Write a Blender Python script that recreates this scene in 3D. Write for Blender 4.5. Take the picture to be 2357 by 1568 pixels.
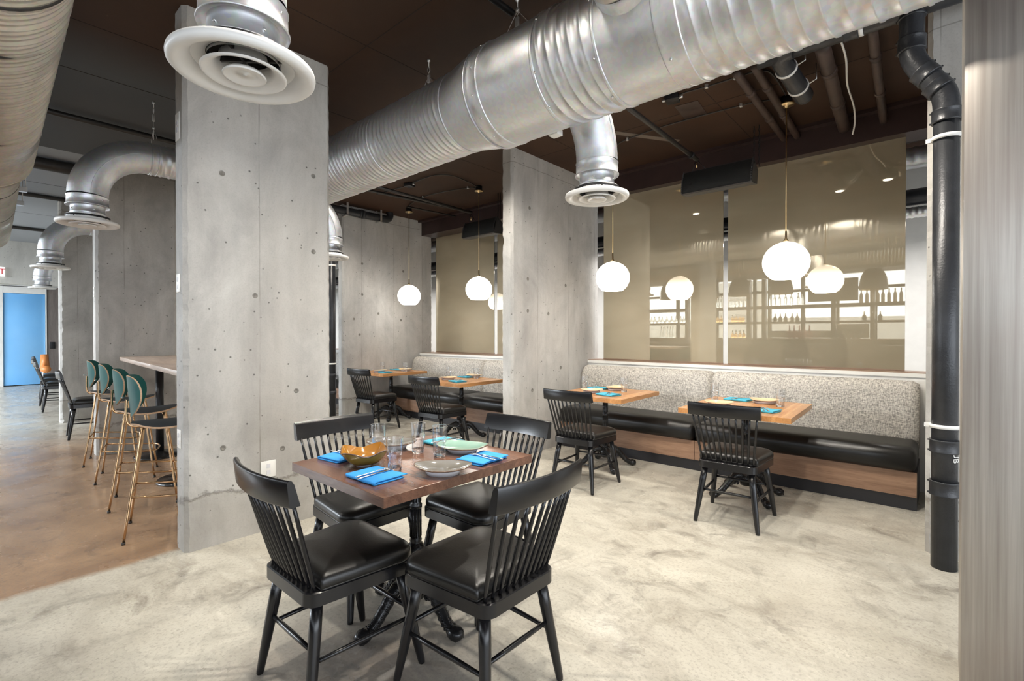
import bpy, bmesh, math, random
from mathutils import Vector, Matrix
from math import sin, cos, pi, radians, sqrt
random.seed(7)
for o in list(bpy.data.objects): bpy.data.objects.remove(o)
scn = bpy.context.scene
C = scn.collection
CEIL = 3.39
# ------------------------------------------------------------------ camera
cam_d = bpy.data.cameras.new('camera'); cam = bpy.data.objects.new('camera', cam_d); C.objects.link(cam)
cam.location = (0, 0, 1.36); cam.rotation_euler = (radians(89.6), 0, radians(41.53))
cam_d.sensor_width = 36; cam_d.lens = 36*1120.7/2357; cam_d.shift_y = -7.2/2357; cam_d.clip_start = .03; cam_d.clip_end = 200
scn.camera = cam
# ------------------------------------------------------------------ world, light, exposure
w = bpy.data.worlds.new('world'); scn.world = w; w.use_nodes = True
bgn = w.node_tree.nodes['Background']; bgn.inputs[0].default_value = (.80, .89, 1, 1); bgn.inputs[1].default_value = 2.6
scn.view_settings.view_transform = 'Standard'; scn.view_settings.look = 'None'
scn.view_settings.exposure = 0.6; scn.view_settings.gamma = 1; scn.view_settings.use_curve_mapping = False
def area(name, loc, rot, sx, sy, power, col=(1, 1, 1)):
    d = bpy.data.lights.new(name, 'AREA'); d.shape = 'RECTANGLE'; d.size = sx; d.size_y = sy; d.energy = power; d.color = col
    o = bpy.data.objects.new(name, d); C.objects.link(o); o.location = loc; o.rotation_euler = rot; return o
# daylight entering through the long window wall behind the bar (area lights just outside the panes)
area('daylight_bar', (-4.5, -6.3, 4.3), (radians(52), 0, 0), 12, 2.6, 1500, (.93, .97, 1))
area('daylight_left', (-13.5, -6.3, 3.9), (radians(58), 0, 0), 7.5, 2.8, 3600, (.86, .93, 1))
area('fill_right', (5.4, 0.6, 1.6), (radians(90), 0, radians(90)), 7, 2.4, 60, (1, .97, .93))  # added fill from the right, no window known on that side
area('slot_wall_fill', (-5.5, 6.05, 2.42), (0, 0, 0), 15, .25, 170, (1, .97, .94))  # unseen lamp added to brighten the wall behind the mirror slots
def spot(loc, tgt, power, size=100, col=(1, .93, .82), rad=.03, blend=.6):
    d = bpy.data.lights.new('downlight_beam', 'SPOT'); d.energy = power; d.spot_size = radians(size); d.spot_blend = blend; d.color = col; d.shadow_soft_size = rad
    o = bpy.data.objects.new('downlight_beam', d); C.objects.link(o); o.location = loc
    o.rotation_euler = (Vector(tgt)-Vector(loc)).to_track_quat('-Z', 'Y').to_euler(); return o
# ------------------------------------------------------------------ material helpers
class NT:
    def __init__(s, name):
        s.m = bpy.data.materials.new(name); s.m.use_nodes = True; s.t = s.m.node_tree; s.b = s.t.nodes['Principled BSDF']; s.out = s.t.nodes['Material Output']
        s.tc = s.t.nodes.new('ShaderNodeTexCoord'); s.co = s.tc.outputs['Object']
    def n(s, typ, **kw):
        x = s.t.nodes.new('ShaderNode'+typ)
        for k, v in kw.items():
            if k[0] == 'i': 
                x.inputs[int(k[1:])].default_value = v
            else: setattr(x, k, v)
        return x
    def l(s, a, b): s.t.links.new(a, b)
    def mapping(s, scale=(1, 1, 1), rot=(0, 0, 0), src=None):
        m = s.n('Mapping'); m.inputs['Scale'].default_value = scale; m.inputs['Rotation'].default_value = rot; s.l(src or s.co, m.inputs[0]); return m.outputs[0]
    def noise(s, vec, scale, detail=4, rough=.55, dist=0):
        x = s.n('TexNoise'); x.inputs['Scale'].default_value = scale; x.inputs['Detail'].default_value = detail; x.inputs['Roughness'].default_value = rough; x.inputs['Distortion'].default_value = dist
        s.l(vec, x.inputs['Vector']); return x.outputs['Fac']
    def vor(s, vec, scale, feature='F1', rnd=1):
        x = s.n('TexVoronoi'); x.feature = feature; x.inputs['Scale'].default_value = scale; x.inputs['Randomness'].default_value = rnd; s.l(vec, x.inputs['Vector']); return x
    def ramp(s, fac, stops):
        x = s.n('ValToRGB'); e = x.color_ramp.elements
        while len(e) < len(stops): e.new(.5)
        for i, (p, c) in enumerate(stops):
            e[i].position = p; e[i].color = (c, c, c, 1) if not hasattr(c, '__len__') else (*c, 1)
        s.l(fac, x.inputs[0]); return x.outputs[0]
    def mix(s, fac, a, b, mode='MIX'):
        x = s.n('MixRGB'); x.blend_type = mode
        for i, v in ((0, fac), (1, a), (2, b)):
            if hasattr(v, 'is_output'): s.l(v, x.inputs[i])
            elif i == 0: x.inputs[0].default_value = v
            else: x.inputs[i].default_value = (*v, 1) if len(v) == 3 else v
        return x.outputs[0]
    def math(s, op, a, b=0.0, c=None):
        x = s.n('Math'); x.operation = op
        for i, v in ((0, a), (1, b), (2, c)):
            if v is None: continue
            if hasattr(v, 'is_output'): s.l(v, x.inputs[i])
            else: x.inputs[i].default_value = v
        return x.outputs[0]
    def sep(s, vec=None):
        x = s.n('SeparateXYZ'); s.l(vec or s.co, x.inputs[0]); return x.outputs
    def bump(s, h, strength=.3, dist=.01):
        x = s.n('Bump'); x.inputs['Strength'].default_value = strength; x.inputs['Distance'].default_value = dist; s.l(h, x.inputs['Height']); s.l(x.outputs[0], s.b.inputs['Normal'])
    def set(s, **kw):
        for k, v in kw.items():
            k = k.replace('_', ' ')
            i = s.b.inputs[k]
            if hasattr(v, 'is_output'): s.l(v, i)
            elif hasattr(v, '__len__') and len(v) == 3: i.default_value = (*v, 1)
            else: i.default_value = v
        return s
def simple(name, col, rough=.5, metal=0, var=.0, scale=8, bump=0, bscale=60, stretch=(1, 1, 1), col2=None, **kw):
    s = NT(name)
    v = s.mapping(stretch)
    if var or col2:
        c2 = col2 or tuple(max(0, c*(1-var)) for c in col)
        s.set(Base_Color=s.mix(s.ramp(s.noise(v, scale), [(.35, 0.0), (.65, 1.0)]), col, c2))
    else: s.set(Base_Color=col)
    s.set(Roughness=rough, Metallic=metal, **kw)
    if bump: s.bump(s.noise(v, bscale, 3), bump, .004)
    return s.m
def concrete(name, light, dark, warm, seams=True, joint=True):
    s = NT(name)
    big = s.noise(s.mapping((1.2, 1.2, .8)), 1.5, 9, .68, .5)
    c = s.mix(s.ramp(big, [(.34, 0.0), (.66, 1.0)]), light, dark)
    wn = s.noise(s.mapping((1, 1, .5)), .9, 3)
    c = s.mix(s.math('MULTIPLY', s.ramp(wn, [(.45, 0.0), (.75, 1.0)]), .6), c, warm)
    streak = s.noise(s.mapping((4, 4, .5)), 1.6, 5, .62)
    c = s.mix(s.math('MULTIPLY', s.ramp(streak, [(.25, 1.0), (.52, 0.0)]), .22), c, tuple(x*.55 for x in dark))
    c = s.mix(s.math('MULTIPLY', s.ramp(streak, [(.5, 0.0), (.85, 1.0)]), .2), c, tuple(min(1, x*1.25) for x in light))
    fine = s.noise(s.co, 90, 4, .7)
    c = s.mix(s.math('MULTIPLY', s.ramp(fine, [(.32, 1.0), (.5, 0.0)]), .16), c, tuple(x*.5 for x in dark))
    # air holes
    vh = s.vor(s.co, 17); gate = s.ramp(s.noise(s.co, 6, 2), [(.5, 0.0), (.52, 1.0)])
    hole = s.math('MULTIPLY', s.ramp(vh.outputs['Distance'], [(.08, 1.0), (.13, 0.0)]), gate)
    c = s.mix(s.math('MULTIPLY', hole, .75), c, (.06, .055, .05))
    h = s.math('SUBTRACT', s.math('MULTIPLY', fine, .10), hole)
    x, y, z = s.sep()[:3]
    if seams:
        wob = s.math('MULTIPLY', s.noise(s.mapping((2, 2, .3)), 2, 2), .03)
        xy = s.math('ADD', s.math('ADD', x, y), wob)
        fr = s.math('ABSOLUTE', s.math('SUBTRACT', s.math('FRACT', s.math('DIVIDE', xy, .61)), .5))
        ln = s.math('MULTIPLY', s.math('LESS_THAN', fr, .006), s.ramp(s.noise(s.mapping((3, 3, 1)), 2.5, 3), [(.4, .15), (.6, 1.0)]))
        c = s.mix(s.math('MULTIPLY', ln, .5), c, (.14, .12, .09)); h = s.math('SUBTRACT', h, ln)
        topl = s.math('LESS_THAN', s.math('ABSOLUTE', s.math('SUBTRACT', z, s.math('ADD', s.math('MULTIPLY', s.noise(s.co, 5, 3), .03), 3.22))), .004)
        c = s.mix(s.math('MULTIPLY', topl, .45), c, (.12, .1, .08))
    if joint:
        zz = s.math('ADD', z, s.math('MULTIPLY', s.math('SUBTRACT', s.noise(s.co, 3.5, 5, .7), .5), .26))
        d = s.math('ABSOLUTE', s.math('SUBTRACT', zz, .33))
        c = s.mix(s.math('MULTIPLY', s.ramp(d, [(0, 1.0), (.022, 0.0)]), .6), c, (.09, .075, .06))
        below = s.math('MULTIPLY', s.math('LESS_THAN', zz, .33), s.ramp(s.noise(s.mapping((1, 1, .6)), 5, 4), [(.35, .1), (.7, .75)]))
        c = s.mix(s.math('MULTIPLY', below, .55), c, (.22, .195, .15))
        h = s.math('SUBTRACT', h, s.ramp(d, [(0, .8), (.02, 0.0)]))
    s.set(Base_Color=c, Roughness=.78); s.bump(h, .45, .006)
    return s.m
M = {}
M['pier'] = concrete('pier_concrete', (.57, .56, .535), (.34, .33, .315), (.49, .455, .405))
M['header'] = concrete('header_concrete', (.66, .65, .61), (.5, .49, .46), (.6, .57, .5), False, False)
def floor_mat():
    s = NT('polished_concrete')
    x, y, z = s.sep()[:3]
    n1 = s.noise(s.co, 1.15, 8, .62, .6); n2 = s.noise(s.co, 4.5, 8, .7, .8); n3 = s.noise(s.co, 60, 3, .7); n4 = s.noise(s.mapping((1, 1.6, 1)), 2.2, 9, .72, 1.2)
    c = s.mix(s.ramp(n1, [(.35, 0.0), (.65, 1.0)]), (.57, .545, .475), (.48, .455, .39))
    gate = s.ramp(s.noise(s.co, 1.1, 4), [(.36, .12), (.60, 1.0)])
    c = s.mix(s.math('MULTIPLY', s.math('MULTIPLY', s.ramp(n4, [(.44, 0.0), (.70, 1.0)]), gate), .85), c, (.24, .21, .17))
    c = s.mix(s.math('MULTIPLY', s.math('MULTIPLY', s.ramp(n2, [(.52, 0.0), (.74, 1.0)]), gate), .9), c, (.11, .095, .08))
    # darker patchy tone under the near table
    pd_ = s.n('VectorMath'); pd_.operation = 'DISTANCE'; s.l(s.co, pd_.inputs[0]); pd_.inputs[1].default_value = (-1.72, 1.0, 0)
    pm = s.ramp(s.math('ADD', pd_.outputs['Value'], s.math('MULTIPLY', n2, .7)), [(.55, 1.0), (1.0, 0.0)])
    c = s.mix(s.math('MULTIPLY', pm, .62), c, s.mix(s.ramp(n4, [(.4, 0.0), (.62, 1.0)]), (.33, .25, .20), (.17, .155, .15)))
    # warm brown zone left of the column line
    edge = s.math('ADD', x, s.math('MULTIPLY', s.math('SUBTRACT', s.noise(s.co, 2.4, 4), .5), .12))
    ea = s.ramp(s.math('MULTIPLY', s.math('ADD', edge, 3.56), -4), [(0.0, 0.0), (.28, 1.0)])
    eb = s.ramp(s.math('SUBTRACT', 2.0, y), [(0.0, 0.0), (.6, 1.0)])
    zone = s.math('MULTIPLY', ea, eb)
    far = s.ramp(s.math('ADD', s.math('DIVIDE', x, 6), 1.6), [(.0, 0.0), (.35, 1.0)])  # brown fades far off where window glare greys the floor, painted in
    zone = s.math('MULTIPLY', zone, far)
    ns = s.noise(s.mapping((1, 1, 1), (0, 0, .4)), 1.4, 6, .62, .9)
    brown = s.mix(s.ramp(ns, [(.36, 0.0), (.64, 1.0)]), (.47, .31, .19), (.28, .18, .115))
    brown = s.mix(s.math('MULTIPLY', s.ramp(n2, [(.55, 0.0), (.7, 1.0)]), .5), brown, (.10, .07, .055))
    c = s.mix(zone, c, brown)
    c = s.mix(s.math('MULTIPLY', s.ramp(n3, [(.33, 1.0), (.5, 0.0)]), .4), c, (.2, .175, .15))
    # thin hairline cracks
    cr = s.vor(s.mix(.12, s.co, s.n('TexNoise', i2=2.5).outputs['Color']), .55, 'DISTANCE_TO_EDGE')
    c = s.mix(s.math('MULTIPLY', s.ramp(cr.outputs['Distance'], [(0, 1.0), (.0015, 0.0)]), .10), c, (.15, .13, .11))
    r = s.ramp(s.noise(s.co, 3, 5), [(.3, .2), (.7, .42)])
    s.set(Base_Color=c, Roughness=s.math('ADD', r, s.math('MULTIPLY', zone, -.06)), Specular_IOR_Level=.45)
    s.bump(s.noise(s.co, 12, 6), .06, .01)
    return s.m
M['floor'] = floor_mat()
def ceil_mat():
    s = NT('painted_slab'); x, y, z = s.sep()[:3]
    n = s.noise(s.co, .8, 5, .6)
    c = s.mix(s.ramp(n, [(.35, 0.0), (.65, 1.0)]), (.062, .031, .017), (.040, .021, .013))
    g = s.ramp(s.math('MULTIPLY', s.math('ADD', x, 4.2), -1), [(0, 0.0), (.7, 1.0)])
    c = s.mix(s.math('MULTIPLY', g, s.math('LESS_THAN', y, 1.9)), c, (.085, .088, .092))  # cool grey of the light on the left ceiling, painted into the colour
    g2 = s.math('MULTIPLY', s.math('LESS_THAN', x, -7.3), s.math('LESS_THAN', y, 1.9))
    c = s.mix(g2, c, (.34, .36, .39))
    sc = s.ramp(s.noise(s.co, 7, 8, .8), [(.66, 0.0), (.7, 1.0)])
    c = s.mix(s.math('MULTIPLY', sc, .25), c, (.2, .16, .12))
    s.set(Base_Color=c, Roughness=.62, Specular_IOR_Level=.25); s.bump(s.noise(s.co, 30, 4), .1, .004); return s.m
M['ceiling'] = ceil_mat()
M['joint'] = simple('slab_joint', (.018, .012, .01), .8)
M['beam'] = simple('beam_paint', (.052, .030, .028), .42, var=.3, scale=3)
def galv(name, rough=.47, tint=(.80, .82, .85)):
    s = NT(name); v = s.vor(s.co, 55); n = s.noise(s.mapping((.6, 1, 1)), 5, 5)
    c = s.mix(s.ramp(n, [(.3, 0.0), (.7, 1.0)]), tint, tuple(t*.78 for t in tint))
    c = s.mix(.10, c, v.outputs['Color'], 'MULTIPLY')
    s.set(Base_Color=c, Metallic=.88, Roughness=s.ramp(s.noise(s.co, 14, 4), [(.3, rough-.12), (.7, rough+.06)])); s.bump(s.noise(s.co, 4, 3), .12, .02); return s.m
M['galv'] = galv('galvanised_steel'); M['galv_warm'] = galv('galvanised_steel_aged', .50, (.76, .73, .67))
M['white'] = simple('diffuser_white', (.80, .79, .77), .38, var=.06, scale=5)
M['paint_white'] = simple('white_paint', (.80, .79, .76), .5, var=.05)
M['brass'] = simple('brushed_brass', (.78, .60, .33), .28, 1, var=.15, scale=20)
M['bronze_tube'] = simple('brass_tube', (.66, .44, .25), .25, 1, var=.2, scale=12)
M['black_wood'] = simple('black_lacquered_wood', (.008, .008, .0095), .25, var=.3, scale=30, bump=.04, bscale=40, stretch=(1, 1, .2))
M['vinyl'] = simple('black_vinyl', (.0085, .008, .0075), .32, bump=.10, bscale=150, Specular_IOR_Level=.45)
M['iron'] = simple('cast_iron', (.014, .014, .015), .22, .3, bump=.55, bscale=48)
M['black_pipe'] = simple('cast_iron_pipe', (.035, .037, .042), .36, .15, var=.35, scale=9, bump=.35, bscale=90)
M['black_metal'] = simple('black_metal', (.02, .02, .022), .4, .4)
M['conduit'] = simple('conduit_black', (.05, .045, .042), .4, .4, var=.3)
M['brown_pipe'] = simple('brown_painted_pipe', (.070, .043, .034), .5, var=.4, scale=6, bump=.5, bscale=14)
M['steel'] = simple('polished_steel', (.80, .80, .80), .16, 1)
M['zinc'] = simple('zinc_clamp', (.78, .77, .75), .35, .8)
def wood(name, a, b, axis='x', scale=1., rough=.35, planks=0.):
    s = NT(name); st = {'x': (.6, 7, 7), 'y': (7, .6, 7), 'z': (7, 7, .6)}[axis]
    v = s.mapping(tuple(q*scale for q in st)); n = s.noise(v, 3.0, 8, .62, .7)
    c = s.mix(s.ramp(n, [(.30, 0.0), (.70, 1.0)]), a, b)
    f = s.noise(s.mapping(tuple(q*scale*6 for q in st)), 3, 4, .6)
    c = s.mix(s.math('MULTIPLY', s.ramp(f, [(.3, 1.0), (.5, 0.0)]), .35), c, tuple(q*.55 for q in b))
    if planks:
        p = s.sep()[{'x': 1, 'y': 0, 'z': 0}[axis]]
        q = s.math('FLOOR', s.math('DIVIDE', p, planks)); wn = s.n('TexWhiteNoise'); wn.noise_dimensions = '1D'; s.l(q, wn.inputs['W'])
        c = s.mix(s.math('MULTIPLY', wn.outputs['Value'], .38), c, tuple(t*.45 for t in b))
    s.set(Base_Color=c, Roughness=rough); s.bump(f, .05, .002); return s.m
M['walnut'] = wood('walnut_top', (.235, .120, .078), (.115, .055, .036), 'x', 1, .2, .075)
M['oak'] = wood('honey_oak', (.66, .34, .13), (.46, .20, .07), 'y', 1, .25, .07)
M['walnut_fascia'] = wood('walnut_fascia', (.42, .26, .17), (.24, .135, .085), 'x', .8, .4)
M['pale_top'] = wood('weathered_top', (.56, .45, .37), (.36, .27, .22), 'x', .9, .4)
M['dark_panel'] = wood('dark_panel', (.20, .17, .15), (.12, .10, .09), 'z', .7, .45)
M['sill_wood'] = wood('sill_wood', (.34, .22, .15), (.22, .14, .10), 'x', 1, .4)
def tweed():
    s = NT('tweed_fabric')
    a = s.noise(s.mapping((1.6, 1, 10)), 26, 3, .65); b = s.noise(s.mapping((10, 1, 1.6)), 26, 3, .65)
    m = s.math('ADD', s.ramp(a, [(.42, 0.0), (.6, 1.0)]), s.ramp(b, [(.42, 0.0), (.6, 1.0)]))
    big = s.noise(s.co, 5, 3)
    m = s.math('ADD', s.math('MULTIPLY', m, .5), s.math('MULTIPLY', s.math('SUBTRACT', big, .5), .3))
    c = s.mix(s.ramp(m, [(.05, 0.0), (.85, 1.0)]), (.24, .22, .20), (.76, .72, .65))
    s.set(Base_Color=c, Roughness=.95); s.bump(m, .5, .004); return s.m
M['tweed'] = tweed()
def mirror_mat():
    s = NT('bronze_tinted_mirror')
    gl = s.n('BsdfGlossy'); gl.inputs['Color'].default_value = (.66, .60, .49, 1); gl.inputs['Roughness'].default_value = .012
    df = s.n('BsdfDiffuse'); cl = s.mix(s.ramp(s.noise(s.mapping((.5, 1, 1.6)), 1.6, 3, .5, .4), [(.3, 0.0), (.75, 1.0)]), (.50, .43, .30), (.62, .54, .39)); s.l(cl, df.inputs['Color'])
    mx = s.n('MixShader'); mx.inputs[0].default_value = .53; s.l(gl.outputs[0], mx.inputs[1]); s.l(df.outputs[0], mx.inputs[2]); s.l(mx.outputs[0], s.out.inputs[0]); return s.m
M['mirror'] = mirror_mat()
def clad_mat():
    s = NT('brushed_steel_cladding'); n = s.noise(s.mapping((34, 34, .5)), 2, 6, .6)
    n2 = s.noise(s.mapping((1, 1, .6)), 3, 4)
    c = s.mix(s.ramp(n, [(.3, 0.0), (.7, 1.0)]), (.50, .47, .43), (.33, .30, .27)); c = s.mix(s.math('MULTIPLY', s.ramp(n2, [(.4, 0.0), (.7, 1.0)]), .4), c, (.36, .28, .24))
    s.set(Base_Color=c, Metallic=.7, Roughness=.42); s.bump(n, .1, .002); return s.m
M['clad'] = clad_mat()
def globe_mat():
    s = NT('lit_bubble_glass'); z = s.sep()[2]
    sp = s.vor(s.co, 95); up = s.ramp(s.math('MULTIPLY', s.math('ADD', z, .02), 5.5), [(0.0, 0.0), (1.0, 1.0)])
    fl = s.math('MULTIPLY', s.ramp(sp.outputs['Distance'], [(.15, 1.0), (.35, 0.0)]), up)
    em = s.mix(s.math('MULTIPLY', fl, .6), (1, .95, .87), (.52, .49, .44))
    st = s.math('MULTIPLY', s.ramp(s.math('MULTIPLY', s.math('ADD', z, .18), 2.8), [(0.0, 1.0), (.45, .45), (.8, .15), (1.0, .075)]), 12.0)
    s.set(Base_Color=(.9, .88, .85), Roughness=.25, Emission_Color=em, Emission_Strength=st); return s.m
M['globe'] = globe_mat()
def glass(name, col=(1, 1, 1), rough=0, ior=1.45):
    s = NT(name); s.set(Base_Color=col, Roughness=rough, IOR=ior, Transmission_Weight=1.0); return s.m
M['glass'] = glass('clear_glass')
s_ = NT('thin_glass_wall'); a_ = s_.n('BsdfTransparent'); a_.inputs[0].default_value = (.97, .975, .98, 1); b_ = s_.n('BsdfGlossy'); b_.inputs['Roughness'].default_value = .03
lw = s_.n('LayerWeight'); lw.inputs[0].default_value = .35; mx_ = s_.n('MixShader'); fc_ = s_.math('ADD', s_.math('MULTIPLY', lw.outputs['Facing'], .8), .07); s_.l(fc_, mx_.inputs[0]); s_.l(a_.outputs[0], mx_.inputs[1]); s_.l(b_.outputs[0], mx_.inputs[2]); s_.l(mx_.outputs[0], s_.out.inputs[0]); M['thin_glass'] = s_.m
M['amber_glass'] = glass('amber_glass', (.85, .5, .2)); M['clear_bottle'] = glass('bottle_glass', (.93, .96, .95))
M['green_bottle'] = simple('dark_bottle', (.06, .05, .03), .1); M['pink_bottle'] = simple('rose_bottle', (.45, .10, .10), .15); M['cream_bottle'] = simple('cream_bottle', (.55, .48, .38), .3)
M['napkin'] = simple('blue_napkin', (.035, .31, .76), .85, var=.12, scale=14, bump=.2, bscale=300)
M['napkin_teal'] = simple('teal_napkin', (.07, .42, .58), .85, var=.2, scale=20, bump=.2, bscale=300)
M['plate_grey'] = simple('grey_glaze', (.17, .16, .14), .08, col2=(.22, .215, .21), scale=6, Coat_Weight=.6)
M['plate_green'] = simple('seafoam_glaze', (.22, .40, .33), .1, col2=(.32, .43, .37), scale=6, Coat_Weight=.6)
M['plate_cream'] = simple('cream_glaze', (.76, .58, .32), .16, col2=(.70, .56, .38), scale=8, Coat_Weight=.4)
M['porcelain'] = simple('porcelain_foot', (.72, .72, .76), .2)
M['rim'] = simple('brown_rim', (.12, .07, .045), .2)
M['amber_in'] = simple('amber_glaze', (.36, .165, .025), .12, col2=(.30, .13, .02), scale=8, Coat_Weight=.7)
M['olive_out'] = simple('olive_glaze', (.16, .115, .015), .14, col2=(.21, .14, .03), scale=8, Coat_Weight=.7)
M['teal'] = simple('teal_ply', (.010, .105, .10), .42, var=.3, scale=4, Specular_IOR_Level=.16)
M['navy_seat'] = simple('dark_teal_upholstery', (.022, .035, .045), .5, bump=.1, bscale=200)
M['ply_edge'] = simple('ply_edge', (.60, .40, .25), .5, var=.3, scale=40, stretch=(1, 1, 6))
M['blue_wall'] = simple('blue_panel', (.16, .46, .86), .3, col2=(.24, .54, .88), scale=.5)
M['speaker'] = simple('speaker_grille', (.016, .017, .017), .5, bump=.6, bscale=420)
M['speaker_edge'] = simple('speaker_shell', (.05, .05, .052), .4)
M['kick'] = simple('kick_black', (.020, .020, .024), .3)
M['red'] = simple('exit_red', (.75, .04, .05), .5)
M['plate_white'] = simple('plastic_white', (.84, .83, .80), .4)
M['orange'] = simple('orange_shell', (.72, .27, .08), .4)
M['dark_front'] = wood('bar_front', (.075, .06, .05), (.045, .035, .03), 'x', .8, .4)
M['dome'] = simple('dome_shade', (.10, .085, .07), .45, var=.2)
M['screw'] = simple('screw_steel', (.8, .8, .8), .25, 1)
s_ = NT('lamp_lens'); s_.set(Base_Color=(1, 1, 1), Emission_Color=(1, .95, .85), Emission_Strength=9.0); M['lens'] = s_.m
s_ = NT('exit_face'); s_.set(Base_Color=(.9, .9, .9), Emission_Color=(1, 1, 1), Emission_Strength=.6); M['exit_face'] = s_.m
# ------------------------------------------------------------------ geometry helpers
class G:
    """collects vertices and faces of one mesh"""
    def __init__(s): s.v = []; s.f = []; s.mi = []; s.sm = []
    def add(s, vs, fs, mi=0, sm=True):
        b = len(s.v); s.v += [tuple(v) for v in vs]
        for f in fs: s.f.append(tuple(b+i for i in f)); s.mi.append(mi); s.sm.append(sm)
        return s
    def box(s, a, b, mi=0, bev=0.0, rot=None, seg=2):
        bm = bmesh.new(); bmesh.ops.create_cube(bm, size=1)
        c = [(a[i]+b[i])/2 for i in range(3)]; d = [abs(b[i]-a[i]) for i in range(3)]
        for v in bm.verts: v.co = Vector((v.co.x*d[0], v.co.y*d[1], v.co.z*d[2]))
        if bev: bmesh.ops.bevel(bm, geom=bm.edges[:], offset=min(bev, min(d)*.49), segments=seg, profile=.5, affect='EDGES')
        if rot is not None:
            for v in bm.verts: v.co = rot @ v.co
        for v in bm.verts: v.co += Vector(c)
        bm.verts.index_update()
        s.add([v.co for v in bm.verts], [[v.index for v in f.verts] for f in bm.faces], mi, bool(bev)); bm.free(); return s
    def tube(s, pts, r, n=10, mi=0, cap=True, closed=False):
        pts = [Vector(p) for p in pts]; m = len(pts); rs = r if hasattr(r, '__len__') else [r]*m
        T = []
        for i in range(m):
            a = pts[(i-1) % m] if (i > 0 or closed) else pts[i]; b = pts[(i+1) % m] if (i < m-1 or closed) else pts[i]
            T.append((b-a).normalized())
        up = Vector((0, 0, 1)) if abs(T[0].z) < .9 else Vector((0, 1, 0))
        N = T[0].cross(up).normalized(); vs = []
        for i in range(m):
            N = (N - T[i]*N.dot(T[i])).normalized(); B = T[i].cross(N)
            for k in range(n):
                a = 2*pi*k/n; vs.append(pts[i]+(N*cos(a)+B*sin(a))*rs[i])
        fs = []
        for i in range(m if closed else m-1):
            j = (i+1) % m
            for k in range(n): fs.append((i*n+k, i*n+(k+1) % n, j*n+(k+1) % n, j*n+k))
        if cap and not closed: fs += [tuple(range(n))[::-1], tuple((m-1)*n+k for k in range(n))]
        return s.add(vs, fs, mi)
    def lathe(s, prof, n=24, c=(0, 0, 0), mi=0, ax='z', sx=1, sy=1):
        vs = []; m = len(prof)
        for r, z in prof:
            for k in range(n):
                a = 2*pi*k/n; p = (r*cos(a)*sx, r*sin(a)*sy, z)
                if ax == 'x': p = (z, r*cos(a), r*sin(a))
                if ax == 'y': p = (r*cos(a), z, -r*sin(a))
                vs.append((p[0]+c[0], p[1]+c[1], p[2]+c[2]))
        fs = [(i*n+k, i*n+(k+1) % n, (i+1)*n+(k+1) % n, (i+1)*n+k) for i in range(m-1) for k in range(n)]
        if prof[0][0] > 1e-6: pass
        return s.add(vs, fs, mi)
    def disc(s, r, z, n=24, c=(0, 0, 0), mi=0):
        vs = [(r*cos(2*pi*k/n)+c[0], r*sin(2*pi*k/n)+c[1], z+c[2]) for k in range(n)]; return s.add(vs, [tuple(range(n))], mi)
    def sphere(s, c, r, n=10, m=7, sc=(1, 1, 1), mi=0):
        pr = [(sin(pi*i/m)*r, -cos(pi*i/m)*r) for i in range(m+1)]
        g = G().lathe(pr, n); return s.add([(v[0]*sc[0]+c[0], v[1]*sc[1]+c[1], v[2]*sc[2]+c[2]) for v in g.v], g.f, mi)
    def prism(s, poly, z0, z1, mi=0, sm=False):
        n = len(poly); vs = [(x, y, z0) for x, y in poly]+[(x, y, z1) for x, y in poly]
        fs = [tuple(range(n))[::-1], tuple(range(n, 2*n))]+[(k, (k+1) % n, n+(k+1) % n, n+k) for k in range(n)]
        return s.add(vs, fs, mi, sm)
    def xf(s, m):
        s.v = [tuple(m @ Vector(v)) for v in s.v]; return s
    def merge(s, o, m=None):
        vs = o.v if m is None else [tuple(m @ Vector(v)) for v in o.v]
        b = len(s.v); s.v += vs; s.f += [tuple(b+i for i in f) for f in o.f]; s.mi += o.mi; s.sm += o.sm; return s
    def build(s, name, mats, parent=None, loc=None, weld=False):
        me = bpy.data.meshes.new(name); me.from_pydata(s.v, [], s.f); me.update()
        if not isinstance(mats, (list, tuple)): mats = [mats]
        for m in mats: me.materials.append(m)
        me.polygons.foreach_set('material_index', s.mi); me.polygons.foreach_set('use_smooth', s.sm)
        bm = bmesh.new(); bm.from_mesh(me)
        if weld: bmesh.ops.remove_doubles(bm, verts=bm.verts, dist=1e-5)
        bmesh.ops.recalc_face_normals(bm, faces=bm.faces); bm.to_mesh(me); bm.free()
        o = bpy.data.objects.new(name, me); C.objects.link(o)
        if parent: o.parent = parent
        if loc: o.location = loc
        return o
def autosmooth(o, ang=40):
    me = o.data; me.polygons.foreach_set('use_smooth', [True]*len(me.polygons))
    me.set_sharp_from_angle(angle=radians(ang)); return o
def tag(o, label, cat, group=None):
    o['label'] = label; o['category'] = cat
    if group: o['group'] = group
    return o
def struct(o): o['kind'] = 'structure'; return o
def thing(name, label, cat, loc=(0, 0, 0), rz=0, group=None):
    o = bpy.data.objects.new(name, None); C.objects.link(o); o.location = loc; o.rotation_euler = (0, 0, rz); o.empty_display_size = .05
    return tag(o, label, cat, group)
def dup(root, loc, rz, label, group=None):
    r = root.copy(); C.objects.link(r); r.location = loc; r.rotation_euler = (0, 0, rz); r['label'] = label
    if group: r['group'] = group
    for ch in list(root.children):
        c = ch.copy(); C.objects.link(c); c.parent = r
        for g in list(ch.children):
            d = g.copy(); C.objects.link(d); d.parent = c
    return r
def arc(c, r, a0, a1, n, f):
    return [f(c, r, a0+(a1-a0)*i/n) for i in range(n+1)]
# ================================================================== SETTING
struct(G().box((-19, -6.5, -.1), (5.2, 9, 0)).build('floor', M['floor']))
cl = struct(G().box((-19, -6.5, CEIL), (5.2, 9, CEIL+.12)).build('ceiling', M['ceiling']))
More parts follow.
